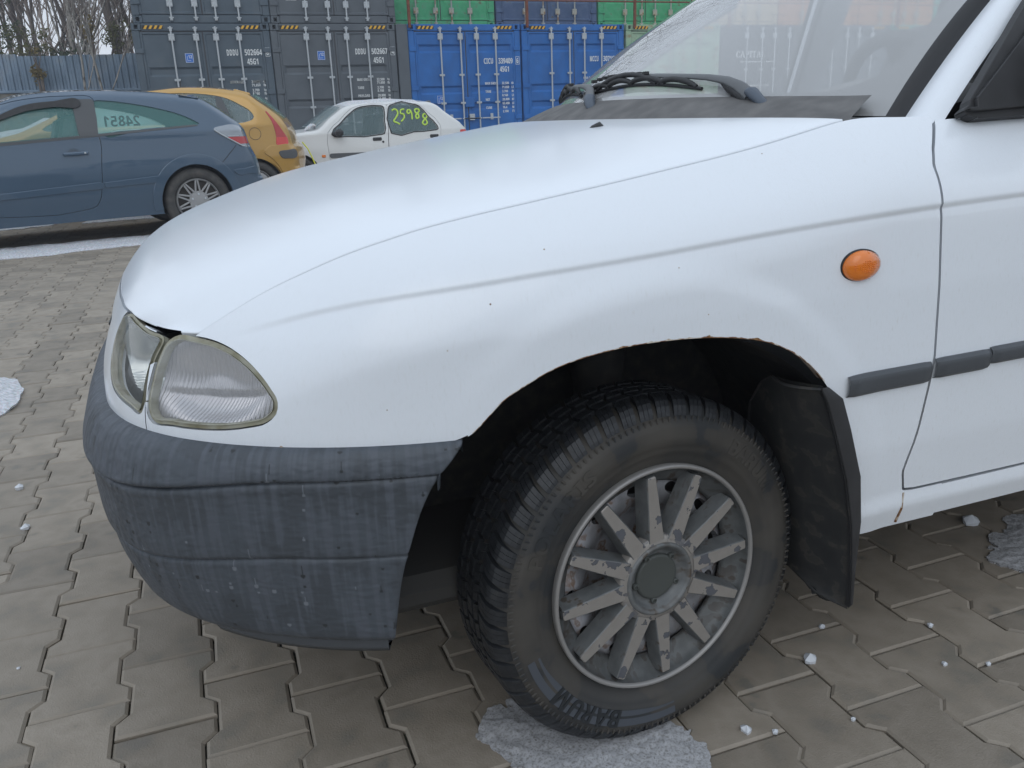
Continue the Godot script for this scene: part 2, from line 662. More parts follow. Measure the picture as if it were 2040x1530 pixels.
	m = mat("cover_grey", Color.WHITE, 0.5, 0.15)
	m.albedo_texture = noise(0.02, [[0.2, lin(0.075, 0.078, 0.078)], [0.65, lin(0.115, 0.120, 0.120)], [0.72, lin(0.05, 0.038, 0.028)]], 256, 52)
	tri(m, 5.0)
	m = mat("cover_side", Color.WHITE, 0.45, 0.2)
	m.albedo_texture = noise(0.02, [[0.2, lin(0.10, 0.105, 0.105)], [0.7, lin(0.15, 0.155, 0.155)], [0.8, lin(0.07, 0.05, 0.035)]], 256, 54)
	tri(m, 5.0)
	mat("cap_grey", lin(0.055, 0.06, 0.055), 0.55)
	m = mat("steel_wheel", Color.WHITE, 0.5, 0.3)
	m.albedo_texture = noise(0.02, [[0.25, lin(0.27, 0.27, 0.28)], [0.66, lin(0.34, 0.34, 0.36)], [0.80, lin(0.15, 0.08, 0.045)], [0.85, lin(0.24, 0.23, 0.23)]], 256, 56)
	tri(m, 5.0)
	# lamps
	pane("lens", Color(0.93, 0.95, 0.95, 0.10), 0.04)
	mat("chrome", lin(0.52, 0.54, 0.52), 0.2, 0.7)
	mat("reflector", lin(0.46, 0.45, 0.465), 0.22, 0.6)
	m = mat("lamp_seal", Color.WHITE, 0.6)
	m.albedo_texture = noise(0.03, [[0.3, lin(0.36, 0.35, 0.29)], [0.6, lin(0.28, 0.27, 0.19)], [0.8, lin(0.15, 0.13, 0.07)]], 256, 61)
	tri(m, 4.0)
	m = mat("amber_lens", lin(0.75, 0.19, 0.012), 0.25)
	coat(m, 0.8, 0.05)
	mat("bulb_grey", lin(0.35, 0.33, 0.31), 0.4, 0.5)
	# glass
	pane("screen_glass", Color(0.88, 0.885, 0.885, 0.40), 0.0)
	pane("side_glass", Color(0.2, 0.22, 0.22, 0.22), 0.0)
	mat("frit", lin(0.012, 0.012, 0.014), 0.12)
	m = mat("seat_cloth", lin(0.14, 0.14, 0.145), 0.9)
	m = mat("dash", lin(0.15, 0.15, 0.15), 0.8)
	mat("wheel_grip", lin(0.05, 0.05, 0.05), 0.6)
	# yard
	for k in 5:
		var tone: float = [1.0, 0.85, 1.12, 0.94, 1.05][k]
		m = mat("paver_%d" % k, Color.WHITE, 0.62)
		m.albedo_texture = pave_tex(k, tone)
		m.uv1_scale = Vector3.ONE * 0.9
		tri(m, 1.1, true)
		m.uv1_offset = Vector3(0.37 * k, 0.13, 0.61 * k)
		m.normal_enabled = true
		m.normal_texture = shared_grain()
		m.normal_scale = 0.12
	m = mat("joint_sand", Color.WHITE, 0.95)
	m.albedo_texture = noise(0.05, [[0.3, lin(0.020, 0.018, 0.013)], [0.6, lin(0.045, 0.04, 0.028)], [0.7, lin(0.03, 0.035, 0.015)], [0.9, lin(0.12, 0.10, 0.08)]], 512, 72)
	tri(m, 2.0, true)
	m = mat("far_yard", Color.WHITE, 0.85)
	m.albedo_texture = noise(0.01, [[0.2, lin(0.13, 0.12, 0.105)], [0.6, lin(0.17, 0.155, 0.135)], [0.8, lin(0.12, 0.11, 0.10)]], 512, 74)
	tri(m, 0.25, true)
	m = mat("snow", Color.WHITE, 0.75)
	m.albedo_texture = noise(0.03, [[0.15, lin(0.36, 0.36, 0.37)], [0.45, lin(0.52, 0.53, 0.55)], [0.75, lin(0.68, 0.69, 0.72)]], 512, 76, FastNoiseLite.TYPE_SIMPLEX_SMOOTH, 5)
	tri(m, 3.0, true)
	m.normal_enabled = true
	m.normal_texture = noise(0.06, [], 256, 77, FastNoiseLite.TYPE_SIMPLEX_SMOOTH, 4, true, 3.0)
	m.subsurf_scatter_enabled = true
	m.subsurf_scatter_strength = 0.15
	m = mat("dirty_snow", Color.WHITE, 0.7)
	m.albedo_texture = noise(0.05, [[0.1, lin(0.20, 0.19, 0.18)], [0.4, lin(0.33, 0.33, 0.33)], [0.62, lin(0.46, 0.46, 0.48)], [0.80, lin(0.36, 0.36, 0.37)], [0.93, lin(0.10, 0.09, 0.075)]], 512, 78, FastNoiseLite.TYPE_SIMPLEX_SMOOTH, 6)
	tri(m, 5.0, true)
	m.normal_enabled = true
	m.normal_texture = shared_grain()
	m.normal_scale = 0.6
	m = mat("ice", lin(0.55, 0.57, 0.60), 0.25)

var _grain: NoiseTexture2D
func shared_grain() -> NoiseTexture2D:
	if _grain == null: _grain = noise(0.7, [], 512, 70, FastNoiseLite.TYPE_SIMPLEX_SMOOTH, 4, true, 5.0)
	return _grain

func pave_tex(k: int, tone: float) -> NoiseTexture2D:
	var a := lin(0.238 * tone, 0.203 * tone, 0.160 * tone)
	var b := lin(0.272 * tone, 0.234 * tone, 0.188 * tone)
	var c := lin(0.193 * tone, 0.172 * tone, 0.141 * tone)
	return noise(0.012, [[0.1, c], [0.38, a], [0.66, b], [0.83, a], [0.93, lin(0.17, 0.155, 0.13)]], 512, 80 + k, FastNoiseLite.TYPE_SIMPLEX_SMOOTH, 6)

func streaks(seed_: int, base: Color, light: Color, dark: Color) -> ImageTexture:
	var w := 1024
	var h := 512
	var im := Image.create(w, h, false, Image.FORMAT_RGB8)
	var f := FastNoiseLite.new()
	f.seed = seed_
	f.frequency = 1.0
	f.fractal_octaves = 3
	var g := FastNoiseLite.new()
	g.seed = seed_ + 1
	g.frequency = 1.0
	g.fractal_octaves = 4
	for y in h:
		for x in w:
			var s := f.get_noise_2d(x * 0.085, y * 0.005)
			var b := g.get_noise_2d(x * 0.012 + 90.0, y * 0.012)
			var c := base
			c = c.lerp(light, clampf(s * 1.4 + b * 0.5 - 0.05, 0.0, 0.32))
			c = c.lerp(dark, clampf(-s * 0.9 - b * 1.3 - 0.1, 0.0, 0.32))
			im.set_pixel(x, y, c)
	var r := RandomNumberGenerator.new()
	r.seed = seed_
	for i in 420:
		var x0 := r.randi_range(3, w - 6)
		var y0 := r.randi_range(3, h - 30)
		var rad := r.randf_range(0.8, 2.6)
		var run := r.randi_range(0, 12) if r.randf() < 0.4 else 0
		var cc := dark.darkened(0.2) if r.randf() < 0.75 else light.lightened(0.1)
		for yy in range(int(-rad), int(rad) + run + 1):
			for xx in range(int(-rad), int(rad) + 1):
				if xx * xx + mini(yy, 0) * mini(yy, 0) <= rad * rad and (yy <= rad or absi(xx) < 1): im.set_pixel(clampi(x0 + xx, 0, w - 1), clampi(y0 + yy, 0, h - 1), cc)
	return ImageTexture.create_from_image(im)

# ==================================================================== the white car
var plan_p := PackedVector2Array()   # plan outline at knee height, every 5 mm of its length, from the rear door round to the nose
var plan_n := PackedVector2Array()
const PLAN := [1.3, .040, .9, .048, .45, .052, .1, .049, -.2, .038, -.38, .014, -.50, -.034, -.597, -.100, -.665, -.17, -.712, -.245, -.742, -.33, -.758, -.44, -.767, -.58, -.773, -.795]
const GAP := [-.80, .60, -.70, .65, -.642, .703, -.582, .750, -.52, .778, -.465, .799, -.37, .825, -.273, .842, -.17, .858, -.064, .873, .06, .892, .176, .911, .27, .930, .343, .945, .46, .944, .62, .95, 1.3, .96]
const CREASE := [.3, .83, .695, .822, .861, .816, 1.105, .802, 1.336, .783, 1.542, .767, 1.738, .747, 1.914, .708, 2.1, .66]
const ARCH := [1.70, .2, 1.722, .269, 1.690, .424, 1.645, .53, 1.618, .568, 1.597, .578, 1.574, .598, 1.554, .617, 1.520, .636, 1.485, .652, 1.415, .667, 1.335, .6715, 1.243, .666, 1.161, .649, 1.109, .622, 1.063, .578, 1.040, .544, 1.001, .456, .965, .302, .96, .2]
const LAMP := [2.044, .691, 2.030, .700, 1.979, .701, 1.946, .697, 1.907, .686, 1.876, .670, 1.852, .649, 1.841, .632, 1.843, .618, 1.857, .605, 1.886, .597, 1.924, .591, 1.966, .588, 2.010, .587, 2.056, .589, 2.063, .600, 2.060, .638, 2.054, .668]
const HEAD := [2.050, .693, 2.060, .668, 2.066, .638, 2.071, .603, 2.080, .592, 2.106, .596, 2.151, .602, 2.186, .611, 2.208, .628, 2.222, .652, 2.225, .680, 2.214, .706, 2.190, .712, 2.154, .709, 2.095, .701]
const DOOR := [.40, 1.02, .787, 1.02, .801, .934, .840, .895, .856, .872, .861, .816, .859, .750, .854, .589, .858, .54, .866, .475, .878, .42, .882, .398, .873, .364, .85, .3615, .602, .360, -.9, .357]

func plan_make():
	var pt := smooth(pts(PLAN), false, 24)
	var left := 0.0
	plan_p = PackedVector2Array()
	for i in pt.size() - 1:
		var l := pt[i].distance_to(pt[i + 1])
		while left < l:
			plan_p.append(pt[i].lerp(pt[i + 1], left / l))
			left += 0.005
		left -= l
	plan_p.append(pt[pt.size() - 1])
	plan_n.resize(plan_p.size())
	for i in plan_p.size():
		var d := plan_p[mini(i + 3, plan_p.size() - 1)] - plan_p[maxi(i - 3, 0)]
		plan_n[i] = Vector2(d.y, -d.x).normalized()
		if i == plan_p.size() - 1: plan_n[i] = Vector2(-1, 0)
		elif plan_n[i].y < -0.001: plan_n[i] = -plan_n[i]

func plan_len() -> float: return (plan_p.size() - 1) * 0.005

func plan_at(s: float) -> Array:
	if s < 0: return [plan_p[0] + (plan_p[0] - plan_p[1]).normalized() * -s, plan_n[0]]
	var f := minf(s / 0.005, plan_p.size() - 1.001)
	var i := int(f)
	return [plan_p[i].lerp(plan_p[i + 1], f - i), plan_n[i].lerp(plan_n[i + 1], f - i).normalized()]

var gap_t := PackedFloat32Array()
var mid_t := PackedFloat32Array()
func gap_y(x: float) -> float: return look(gap_t, -.80, 1.3, x)

# the skin of the car: s along the plan outline, y up
func skin(s: float, y: float) -> Vector3:
	var pl := plan_at(s)
	var q: Vector2 = pl[0]
	var nn: Vector2 = pl[1]
	var w := smoothstep(1.682, 2.03, s)
	var h := gap_y(q.x) - y
	var inn := line([.2, .050, .302, .022, .335, .012, .36, .014, .45, .004, .58, 0, .70, .004, .80, .012, .90, .024, 1.0, .04], y)
	inn += 0.085 * pow(maxf(0.0, 1.0 - h / 0.15), 2.0) * (1.0 - w)
	inn += w * along([.50, -.006, .56, -.003, .6, .0, .66, .016, .72, .044, .8, .1], y)
	# pressed crease: the upper panel stands a little proud
	var fade := smoothstep(1.95, 1.78, s)
	var dy := y - along(CREASE, s)
	inn -= 0.0042 * fade * smoothstep(-0.005, 0.005, dy) * smoothstep(0.10, 0.02, dy)
	# swelling round the wheel arch
	var e := Vector2((q.x + 0.025) / 0.372, (y - 0.285) / 0.425)
	var rr := e.length()
	if y > 0.25: inn -= 0.0036 * smoothstep(1.16, 1.06, rr) * smoothstep(1.70, 1.45, s)
	return Vector3(q.x - nn.x * inn, y, q.y - nn.y * inn)

func skin_n(s: float, y: float) -> Vector3:
	var a := skin(s + .004, y) - skin(s - .004, y)
	var b := skin(s, y + .003) - skin(s, y - .003)
	var k := a.cross(b).normalized()
	var nn: Vector2 = plan_at(s)[1]
	return k if k.dot(Vector3(nn.x, 0.2, nn.y)) > 0 else -k

func outward(p: Vector3) -> Vector3: return Vector3(p.x + 0.3 if p.x < -0.3 else 0.0, 0.5, p.z - ZC).normalized()

func front_out(p: Vector3) -> Vector3: return Vector3(p.x - 0.2, 0.25, (p.z - ZC) * 1.2)

func skin_patch(us: Array, vs: Array, bottom: float, top_drop := 0.0032) -> Patch:
	# v: 0..1 bottom to crease, 1..2 crease to the bonnet gap
	var ym := func(s, v):
		var c: float = along(CREASE, s)
		var g: float = gap_y(plan_at(s)[0].x) - top_drop
		c = minf(c, g - 0.02)
		return lerpf(bottom, c, v) if v <= 1.0 else lerpf(c, g, v - 1.0)
	return grid(us, vs, func(s, v): return skin(s, ym.call(s, v)), func(s, v): return Vector2(s, ym.call(s, v)), front_out)

func v_rows(n0: int, n1: int) -> Array:
	var r := []
	for i in n0: r.append(lerpf(0, 0.965, float(i) / n0))
	for i in 9: r.append(lerpf(0.965, 1.0, float(i) / 9))
	for i in 7: r.append(lerpf(1.0, 1.16, float(i) / 7))
	for i in n1 + 1: r.append(lerpf(1.16, 2.0, float(i) / n1))
	return r

func build_white_car():
	plan_make()
	gap_t = table(GAP, -.80, 1.3, .028)
	mid_t = table([-.80, .60, -.755, .672, -.738, .700, -.71, .735, -.674, .762, -.63, .786, -.575, .807, -.48, .838, -.374, .867, -.2, .901, .003, .934, .167, .9545, .3, .964], -.80, .3, .03)
	var car := thing("white_car", "white hatchback in the foreground with dark grey plastic bumper and flaking silver wheel cover", "car")
	var arch := smooth(pts(ARCH), true, 3)
	var lamp := smooth(pts(LAMP), true, 4)
	var head := smooth(pts(HEAD), true, 4)
	var door := pts(DOOR)
	for k in 3: door.append(pts([-.9, 1.02, .2, 1.05, .40, 1.02])[k])
	var paint: Material = M.white_paint
	# ---- front wing
	var a := skin_patch(steps(.79, 2.10, 210), v_rows(62, 24), .296)
	a = clip(a, outside(arch))
	a = clip(a, outside(lamp, .001))
	a = clip(a, outside(door, .0022))
	a = clip(a, func(q, _p): return q.y - line([1.2, .296, 1.598, .296, 1.60, .5785, 1.618, .5725, 1.717, .5685, 1.814, .564, 1.922, .5555, 1.988, .555, 2.1, .555], q.x))
	a = clip(a, func(q, _p): return 2.0655 - q.x)
	var is_arch := func(q, _p): return absf(sd(arch, box_of(arch), q)) < 0.004 and q.y < .69 and not (q.x < 1.075 and q.y < .575)
	var wing := part("front_wing", mesh_of(join([a, flange(a, .016, func(q, p): return not is_arch.call(q, p) and not (q.x < 1.085 and q.y < .575))]), 1.0), paint, car)
	part("wheel_arch_lip", mesh_of(flange(a, .022, is_arch, .0036)), M.rust_edge, wing)
	var fz := FastNoiseLite.new()
	fz.seed = 12
	fz.frequency = 45.0
	var abox := box_of(arch)
	var rust := clip(a, func(q, _p): return (.0010 + .006 * maxf(0.0, fz.get_noise_2d(q.x, q.y)) * smoothstep(.60, .65, q.y) * smoothstep(1.5, 1.4, q.x)) - sd(arch, abox, q) if q.y > .5785 and q.x < 1.6 else -1.0)
	part("rust_scab", mesh_of(pushed(rust, .0005)), M.rust_edge, wing)
	for sp in [[1.56, .741, .0014], [1.62, .69, .0010], [1.26, .70, .0010], [1.84, .572, .0032], [1.48, .80, .0013], [1.30, .765, .0010], [1.70, .62, .0009], [1.12, .90, .0009]]:
		var ds := Solid.new()
		var nn := skin_n(sp[0], sp[1])
		ds.lathe([[sp[2], -.0004], [sp[2] * .7, .0005], [0, .0006]], 9)
		part("rust_spot", ds.moved(Transform3D(Basis(Quaternion(Vector3(0, 0, 1), nn)), skin(sp[0], sp[1]))).mesh(), M.rust_edge, wing)
	var w2 := mirrored(a)
	part("front_wing", mesh_of(w2), paint, car)
	# ---- bonnet
	var bon := bonnet(false)
	part("bonnet", mesh_of(join([bon, flange(bon, .016, func(q, p): return (q.x < .005 and q.y > .02) or (q.y > .99 and q.x < .99)), flange(bon, .013, func(q, p): return q.y < .015 and q.x > .05 and q.x < .99), bonnet(true)])), paint, car)
	# ---- strip of bodywork below and beside the lamps, up to the nose
	var s_end := plan_len()
	var nose := grid(steps(2.0675, s_end, 80), steps(.552, .72, 34), func(s, y): return skin(s, y), func(s, y): return Vector2(s, y), front_out)
	nose = clip(nose, outside(head, .001))
	nose = clip(nose, func(q, _p): return line([2.05, .699, 2.13, .706, 2.19, .711, 2.32, .711, 2.7, .695], q.x) - q.y)
	nose = clip(nose, outside(pts([2.36, .60, 2.36, .675, 2.9, .675, 2.9, .60])))
	var nfl := flange(nose, .02)
	part("nose_panel", mesh_of(join([nose, nfl, mirrored(nose)])), paint, car)
	var gs := Solid.new()
	for k in 4: gs.box(Vector3(-.735, .615 + .016 * k, ZC), Vector3(.02, .007, .58), .002)
	part("grille", gs.mesh(), M.black_plastic, car)
	# ---- door and sill
	var dr := skin_patch(steps(-.05, .90, 120), v_rows(50, 16), .30, -.03)
	var drp := clip(dr, inside(door, .0022))
	drp = clip(drp, func(q, _p): return line([-.2, .956, .6, .9415, .801, .9345], q.x) - q.y)
	drp = clip(drp, func(q, _p): return q.x + .04)
	part("front_door", mesh_of(join([drp, flange(drp, .02)])), paint, car)
	part("front_door", mesh_of(mirrored(drp)), paint, car)
	var sill := grid(steps(-1.95, .871, 60), steps(.27, .3575, 14), func(s, y): return skin(s, y), func(s, y): return Vector2(s, y), front_out)
	sill = clip(sill, func(q, _p): return q.y - .301)
	part("sill", mesh_of(join([sill, flange(sill, .03)])), paint, car)
	part("sill", mesh_of(mirrored(sill)), paint, car)
	# rust runs at the joint of wing and sill: a thin seam of rusted sealant
	var seam := Solid.new()
	seam.tube([skin(.8715, .358), skin(.8722, .33) , skin(.874, .303)], [.0018, .0022, .0028], 6)
	part("rusted_seam", seam.mesh(), M.rust_edge, car)
	# ---- rubbing strips
	moulding(car, .862, 1.022, .5655, .0165)
	moulding(car, .742, .8535, .569, .0160)
	moulding(car, -.03, .741, .5735, .0140)
	# ---- side lamp in the wing
	var ind := thing_part("side_indicator", car)
	var ic := skin(1.0075, .7425)
	var inn := skin_n(1.0075, .7425)
	var ib := Basis(Vector3(-inn.z, 0, inn.x).normalized() * -1.0, Vector3.UP, inn).orthonormalized()
	var so := Solid.new()
	var ell := Transform3D(ib * Basis.from_scale(Vector3(1.48, 1.0, 1.0)), ic)
	so.lathe([[.0218, -.004], [.0218, .004], [.0205, .0075], [.0175, .0105], [.012, .0128], [.006, .0138], [0, .014]], 40)
	part("amber_lens", so.moved(ell).mesh(), M.amber_lens, ind)
	var dots := Solid.new()
	for i in range(-3, 4):
		for j in range(-3, 4):
			if i * i + j * j < 11: dots.box(Vector3(i * .0026 + .001, j * .0026, .0136 - .00003 * (i * i + j * j)), Vector3(.0016, .0016, .002), .0003)
	for j in range(-6, 7): dots.box(Vector3(0, j * .0031, .0128 - .00018 * j * j), Vector3(.030 - absf(j) * .0022, .0007, .0012), .0002)
	part("lens_ribs", dots.moved(ell).mesh(), M.amber_lens, ind)
	so = Solid.new()
	so.lathe([[.0235, -.004], [.0235, .0012], [.0222, .002], [.0216, .0005]], 40)
	part("gasket", so.moved(ell).mesh(), M.seal_rubber, ind)
	lamps(car, lamp, head)
	bumper(car)
	underside(car, arch)
	front_wheel(car)
	glasshouse(car)
	wipers(car)
	cabin(car)
	rear_body(car)

func thing_part(called: String, parent: Node3D) -> Node3D:
	var o := Node3D.new()
	o.name = called
	parent.add_child(o, true)
	return o

func bonnet(far: bool) -> Patch:
	var s0 := 2.046
	var s1 := .964
	var edge := func(q):     # front edge, q across
		var s: float = lerpf(s0, plan_len(), pow(q, .85))
		var y: float = line([2.046, .703, 2.13, .710, 2.19, .715, 2.32, .716, 2.7, .700], s)
		return skin(s, y)
	var body := func(a, q):
		var g: Vector3 = side_gap(lerpf(s0, s1, a))
		var cx: float = lerpf(-.738, .17, a)
		var c := Vector3(cx, look(mid_t, -.80, .3, cx), ZC)
		var z := lerpf(g.z, c.z, q)
		var x := lerpf(g.x, c.x, 1.0 - pow(1.0 - q, 2.0))
		var f := .8 * (1.0 - pow(1.0 - q, 2.2)) + .2 * (1.0 - exp(-q / .05))
		var y := lerpf(g.y, c.y, f)
		return Vector3(x, y, z)
	var fn := func(a, q):
		var p: Vector3 = body.call(a, q)
		if a < .95:
			var e: Vector3 = edge.call(q)
			var b: Vector3 = body.call(0.0, q)
			p += (e - b) * exp(-a / .14) * smoothstep(0.0, .14, q)
		return p
	var av := []
	for i in 71: av.append(pow(float(i) / 70, 1.6))
	var qv := []
	for i in 61: qv.append(pow(float(i) / 60, 1.5))
	var b2 := grid(av, qv, fn, func(a, q): return Vector2(q, a), func(_p): return Vector3(-.2, 1, .0))
	return mirrored(b2) if far else b2

func side_gap(s: float) -> Vector3:
	var p := skin(s, maxf(gap_y(plan_at(s)[0].x) - .002, .7045))
	var nn: Vector2 = plan_at(s)[1]
	return p + Vector3(-nn.x * .0042, .0012, -nn.y * .0042)

func moulding(car: Node3D, sa: float, sb: float, yc: float, hh: float):
	# a rubber strip with sloped faces and ends
	var prof := [[-1.0, -.001], [-1.0, .004], [-.66, .0095], [.35, .0115], [.74, .0095], [1.0, .0035], [1.0, -.001]]
	var us := [sa, sa + .003, sa + .012]
	for i in 7: us.append(lerpf(sa + .02, sb - .02, i / 6.0))
	us.append_array([sb - .012, sb - .003, sb])
	var n := us.size()
	var fn := func(i, j):
		var s: float = us[i]
		var k := smoothstep(0.0, .014, minf(s - sa, sb - s))
		var slope: float = (.93 - s) * .012
		var y: float = yc + slope + prof[j][0] * hh * lerpf(.95, 1.0, k)
		return skin(s, y) + skin_n(s, .58) * (prof[j][1] * lerpf(.6, 1.0, k))
	var a := grid(range(n), range(prof.size()), fn, func(i, j): return Vector2(us[i], prof[j][0]), front_out)
	part("rubbing_strip", mesh_of(flat_shaded(a)), M.trim_plastic, car)

func flat_shaded(a: Patch, cos_limit := 0.85) -> Patch:
	# splits vertices where faces meet at a sharp angle
	var fnorm := []
	var acc := {}
	for k in range(0, a.t.size(), 3):
		var f := (a.p[a.t[k + 1]] - a.p[a.t[k]]).cross(a.p[a.t[k + 2]] - a.p[a.t[k]])
		var s := a.n[a.t[k]] + a.n[a.t[k + 1]] + a.n[a.t[k + 2]]
		if f.dot(s) < 0: f = -f
		fnorm.append(f)
		for m in 3:
			if not acc.has(a.t[k + m]): acc[a.t[k + m]] = []
			acc[a.t[k + m]].append(f)
	var b := Patch.new()
	for k in range(0, a.t.size(), 3):
		var f: Vector3 = fnorm[k / 3].normalized()
		for m in 3:
			var i := a.t[k + m]
			var s := Vector3.ZERO
			for g in acc[i]:
				if g.normalized().dot(f) > cos_limit: s += g
			b.t.append(b.p.size())
			b.p.append(a.p[i]); b.n.append(s.normalized() if s.length() > 0 else f); b.q.append(a.q[i])
	return b

func lamps(car: Node3D, lamp: PackedVector2Array, head: PackedVector2Array):
	var lamp_in := shrink(lamp, .0060)
	var head_in := shrink(head, .0045)
	for side in 2:
		var far := side == 1
		# front indicator, clear, fluted
		var o := thing_part("front_indicator", car)
		var g := grid(steps(1.83, 2.075, 80), steps(.58, .71, 46), func(s, y): return skin(s, y), func(s, y): return Vector2(s, y), front_out)
		var lens := clip(g, inside(lamp_in))
		lens = pushed(lens, -.001)
		var seal := pushed(clip(clip(g, inside(lamp, .0005)), outside(lamp_in)), -.0035)
		var fl := flange(lens, .010)
		var sf := flange(seal, .012)
		if far:
			part("lens", mesh_of(mirrored(lens)), M.lens, o)
			part("lamp_seal", mesh_of(mirrored(join([seal, sf]))), M.lamp_seal, o)
		else:
			part("lens", mesh_of(lens), M.lens, o)
			part("lamp_seal", mesh_of(join([seal, sf, fl])), M.lamp_seal, o)
		# silver reflector behind the lens, pressed into upright flutes, with a step across it
		var back := grid(steps(1.83, 2.075, 330), steps(.58, .71, 36), func(s, y):
			var r := Vector2((s - 1.965) / .115, (y - .645) / .062).length()
			var st: float = .016 + .026 * (1.0 - smoothstep(.2, 1.05, r)) + .008 * smoothstep(.640, .632, y + (s - 1.95) * .07) * smoothstep(.9, .6, r)
			return skin(s, y) - skin_n(s, y) * (st + .0011 * sin((s + (y - .64) * .16) * TAU / .0066)), func(s, y): return Vector2(s, y), front_out)
		back = clip(back, inside(lamp, .001))
		part("reflector", mesh_of(mirrored(back) if far else back), M.reflector, o)
		# headlamp, clear lens over a smooth bowl
		var hd := thing_part("headlamp", car)
		g = grid(steps(2.04, 2.24, 60), steps(.58, .72, 44), func(s, y): return skin(s, y), func(s, y): return Vector2(s, y), front_out)
		lens = pushed(clip(g, inside(head_in)), .001)
		seal = pushed(clip(clip(g, inside(head, .0005)), outside(head_in)), -.003)
		if far:
			part("lens", mesh_of(mirrored(lens)), M.lens, hd)
			part("lamp_seal", mesh_of(mirrored(seal)), M.lamp_seal, hd)
		else:
			part("lens", mesh_of(lens), M.lens, hd)
			part("lamp_seal", mesh_of(join([seal, flange(seal, .012), flange(lens, .009)])), M.lamp_seal, hd)
		var bowl := grid(steps(2.03, 2.25, 60), steps(.57, .73, 44), func(s, y):
			var r := Vector2((s - 2.135) / .095, (y - .648) / .060).length()
			var dep := .010 + .060 * maxf(0.0, 1.0 - r * r) + .010 * smoothstep(.80, .74, r)
			return skin(s, y) - skin_n(s, y) * dep, func(s, y): return Vector2(s, y), front_out)
		bowl = flat_shaded(clip(bowl, inside(head, .001)))
		part("reflector", mesh_of(mirrored(bowl) if far else bowl), M.chrome, hd)
		var b := Solid.new()
		var ax := skin_n(2.135, .648)
		var c0 := skin(2.135, .648) - ax * .075
		b.tube([c0, c0 + ax * .035, c0 + ax * .037], [.010, .010, .002], 14)
		b.tube([c0 + ax * .002, c0 + ax * .004], [.018, .016], 14)
		var bm := b
		if far:
			bm = Solid.new()
			for i in range(0, b.v.size(), 3):
				var f := func(v): return Vector3(v.x, v.y, 2 * ZC - v.z)
				bm.tri_n(f.call(b.v[i]), f.call(b.v[i + 1]), f.call(b.v[i + 2]), b.n[i] * Vector3(1, 1, -1), b.n[i + 1] * Vector3(1, 1, -1), b.n[i + 2] * Vector3(1, 1, -1))
		part("bulb_cap", bm.mesh(), M.bulb_grey, hd)

func shrink(p: PackedVector2Array, by: float) -> PackedVector2Array:
	var o := Geometry2D.offset_polygon(p, -by, Geometry2D.JOIN_ROUND)
	return o[0]

const BUMP := [[.576, -.022], [.574, -.004], [.570, .012], [.562, .024], [.553, .031], [.545, .0345], [.5375, .0355], [.5345, .0335], [.5330, .0275], [.5315, .0258], [.530, .0280], [.527, .0310], [.522, .0318], [.515, .0305], [.505, .0300], [.470, .0290], [.435, .0268], [.428, .0256], [.4245, .0235], [.4218, .0190], [.4198, .0183], [.4175, .0203], [.4140, .0212], [.408, .0205], [.380, .0172], [.345, .0115], [.315, .0060], [.295, .0], [.285, -.008], [.278, -.020], [.275, -.045]]

func bump_at(s: float, y: float, o: float) -> Vector3:
	var pl := plan_at(s)
	var q: Vector2 = pl[0]
	var nn: Vector2 = pl[1]
	var k := lerpf(.40, 1.30, smoothstep(1.62, 2.2, s))
	var d := o * k if o > 0 else o
	return Vector3(q.x + nn.x * d, y, q.y + nn.y * d)

func bumper(car: Node3D):
	var prof := pts([])
	var flat := PackedVector2Array()
	for b in BUMP: flat.append(Vector2(b[1], b[0]))
	var sm := smooth(flat, false, 3)
	var us := steps(1.58, plan_len(), 150)
	var dl := [0.0]
	for i in range(1, sm.size()): dl.append(dl[i - 1] + sm[i].distance_to(sm[i - 1]))
	var a := grid(us, range(sm.size()), func(s, j): return bump_at(s, sm[j].y - .036 * smoothstep(1.82, 2.14, s) * smoothstep(.576, .545, sm[j].y) * lerpf(.25, 1.0, smoothstep(.28, .40, sm[j].y)), sm[j].x), func(s, j): return Vector2(s, -dl[j]), func(p): return Vector3(p.x + .1, (p.y - .33) * 9.0, (p.z - ZC) * 1.3))
	# wheel-side end
	var endy := [.20, 1.735, .269, 1.722, .424, 1.690, .53, 1.645, .571, 1.612, .6, 1.60]
	a = clip(a, func(q, p): return q.x - along(endy, p.y))
	var b := thing_part("front_bumper", car)
	part("bumper_shell", mesh_of(join([a, flange(a, .02, func(q, p): return q.x < 1.8 and p.y > .285, .0025), mirrored(a)])), M.bumper_plastic, b)
	var l := grid(steps(1.73, plan_len(), 60), range(4), func(s, j): return bump_at(s, [.285, .262, .252, .250][j], [-.030, -.026, -.031, -.06][j]), func(s, j): return Vector2(s, j * .01), func(p): return Vector3(p.x + .1, .1, (p.z - ZC) * 1.3))
	l = clip(l, func(q, _p): return 2.02 - q.x)
	part("lower_lip", mesh_of(l), M.trim_plastic, b)
	part("lower_lip", mesh_of(mirrored(l)), M.trim_plastic, b)

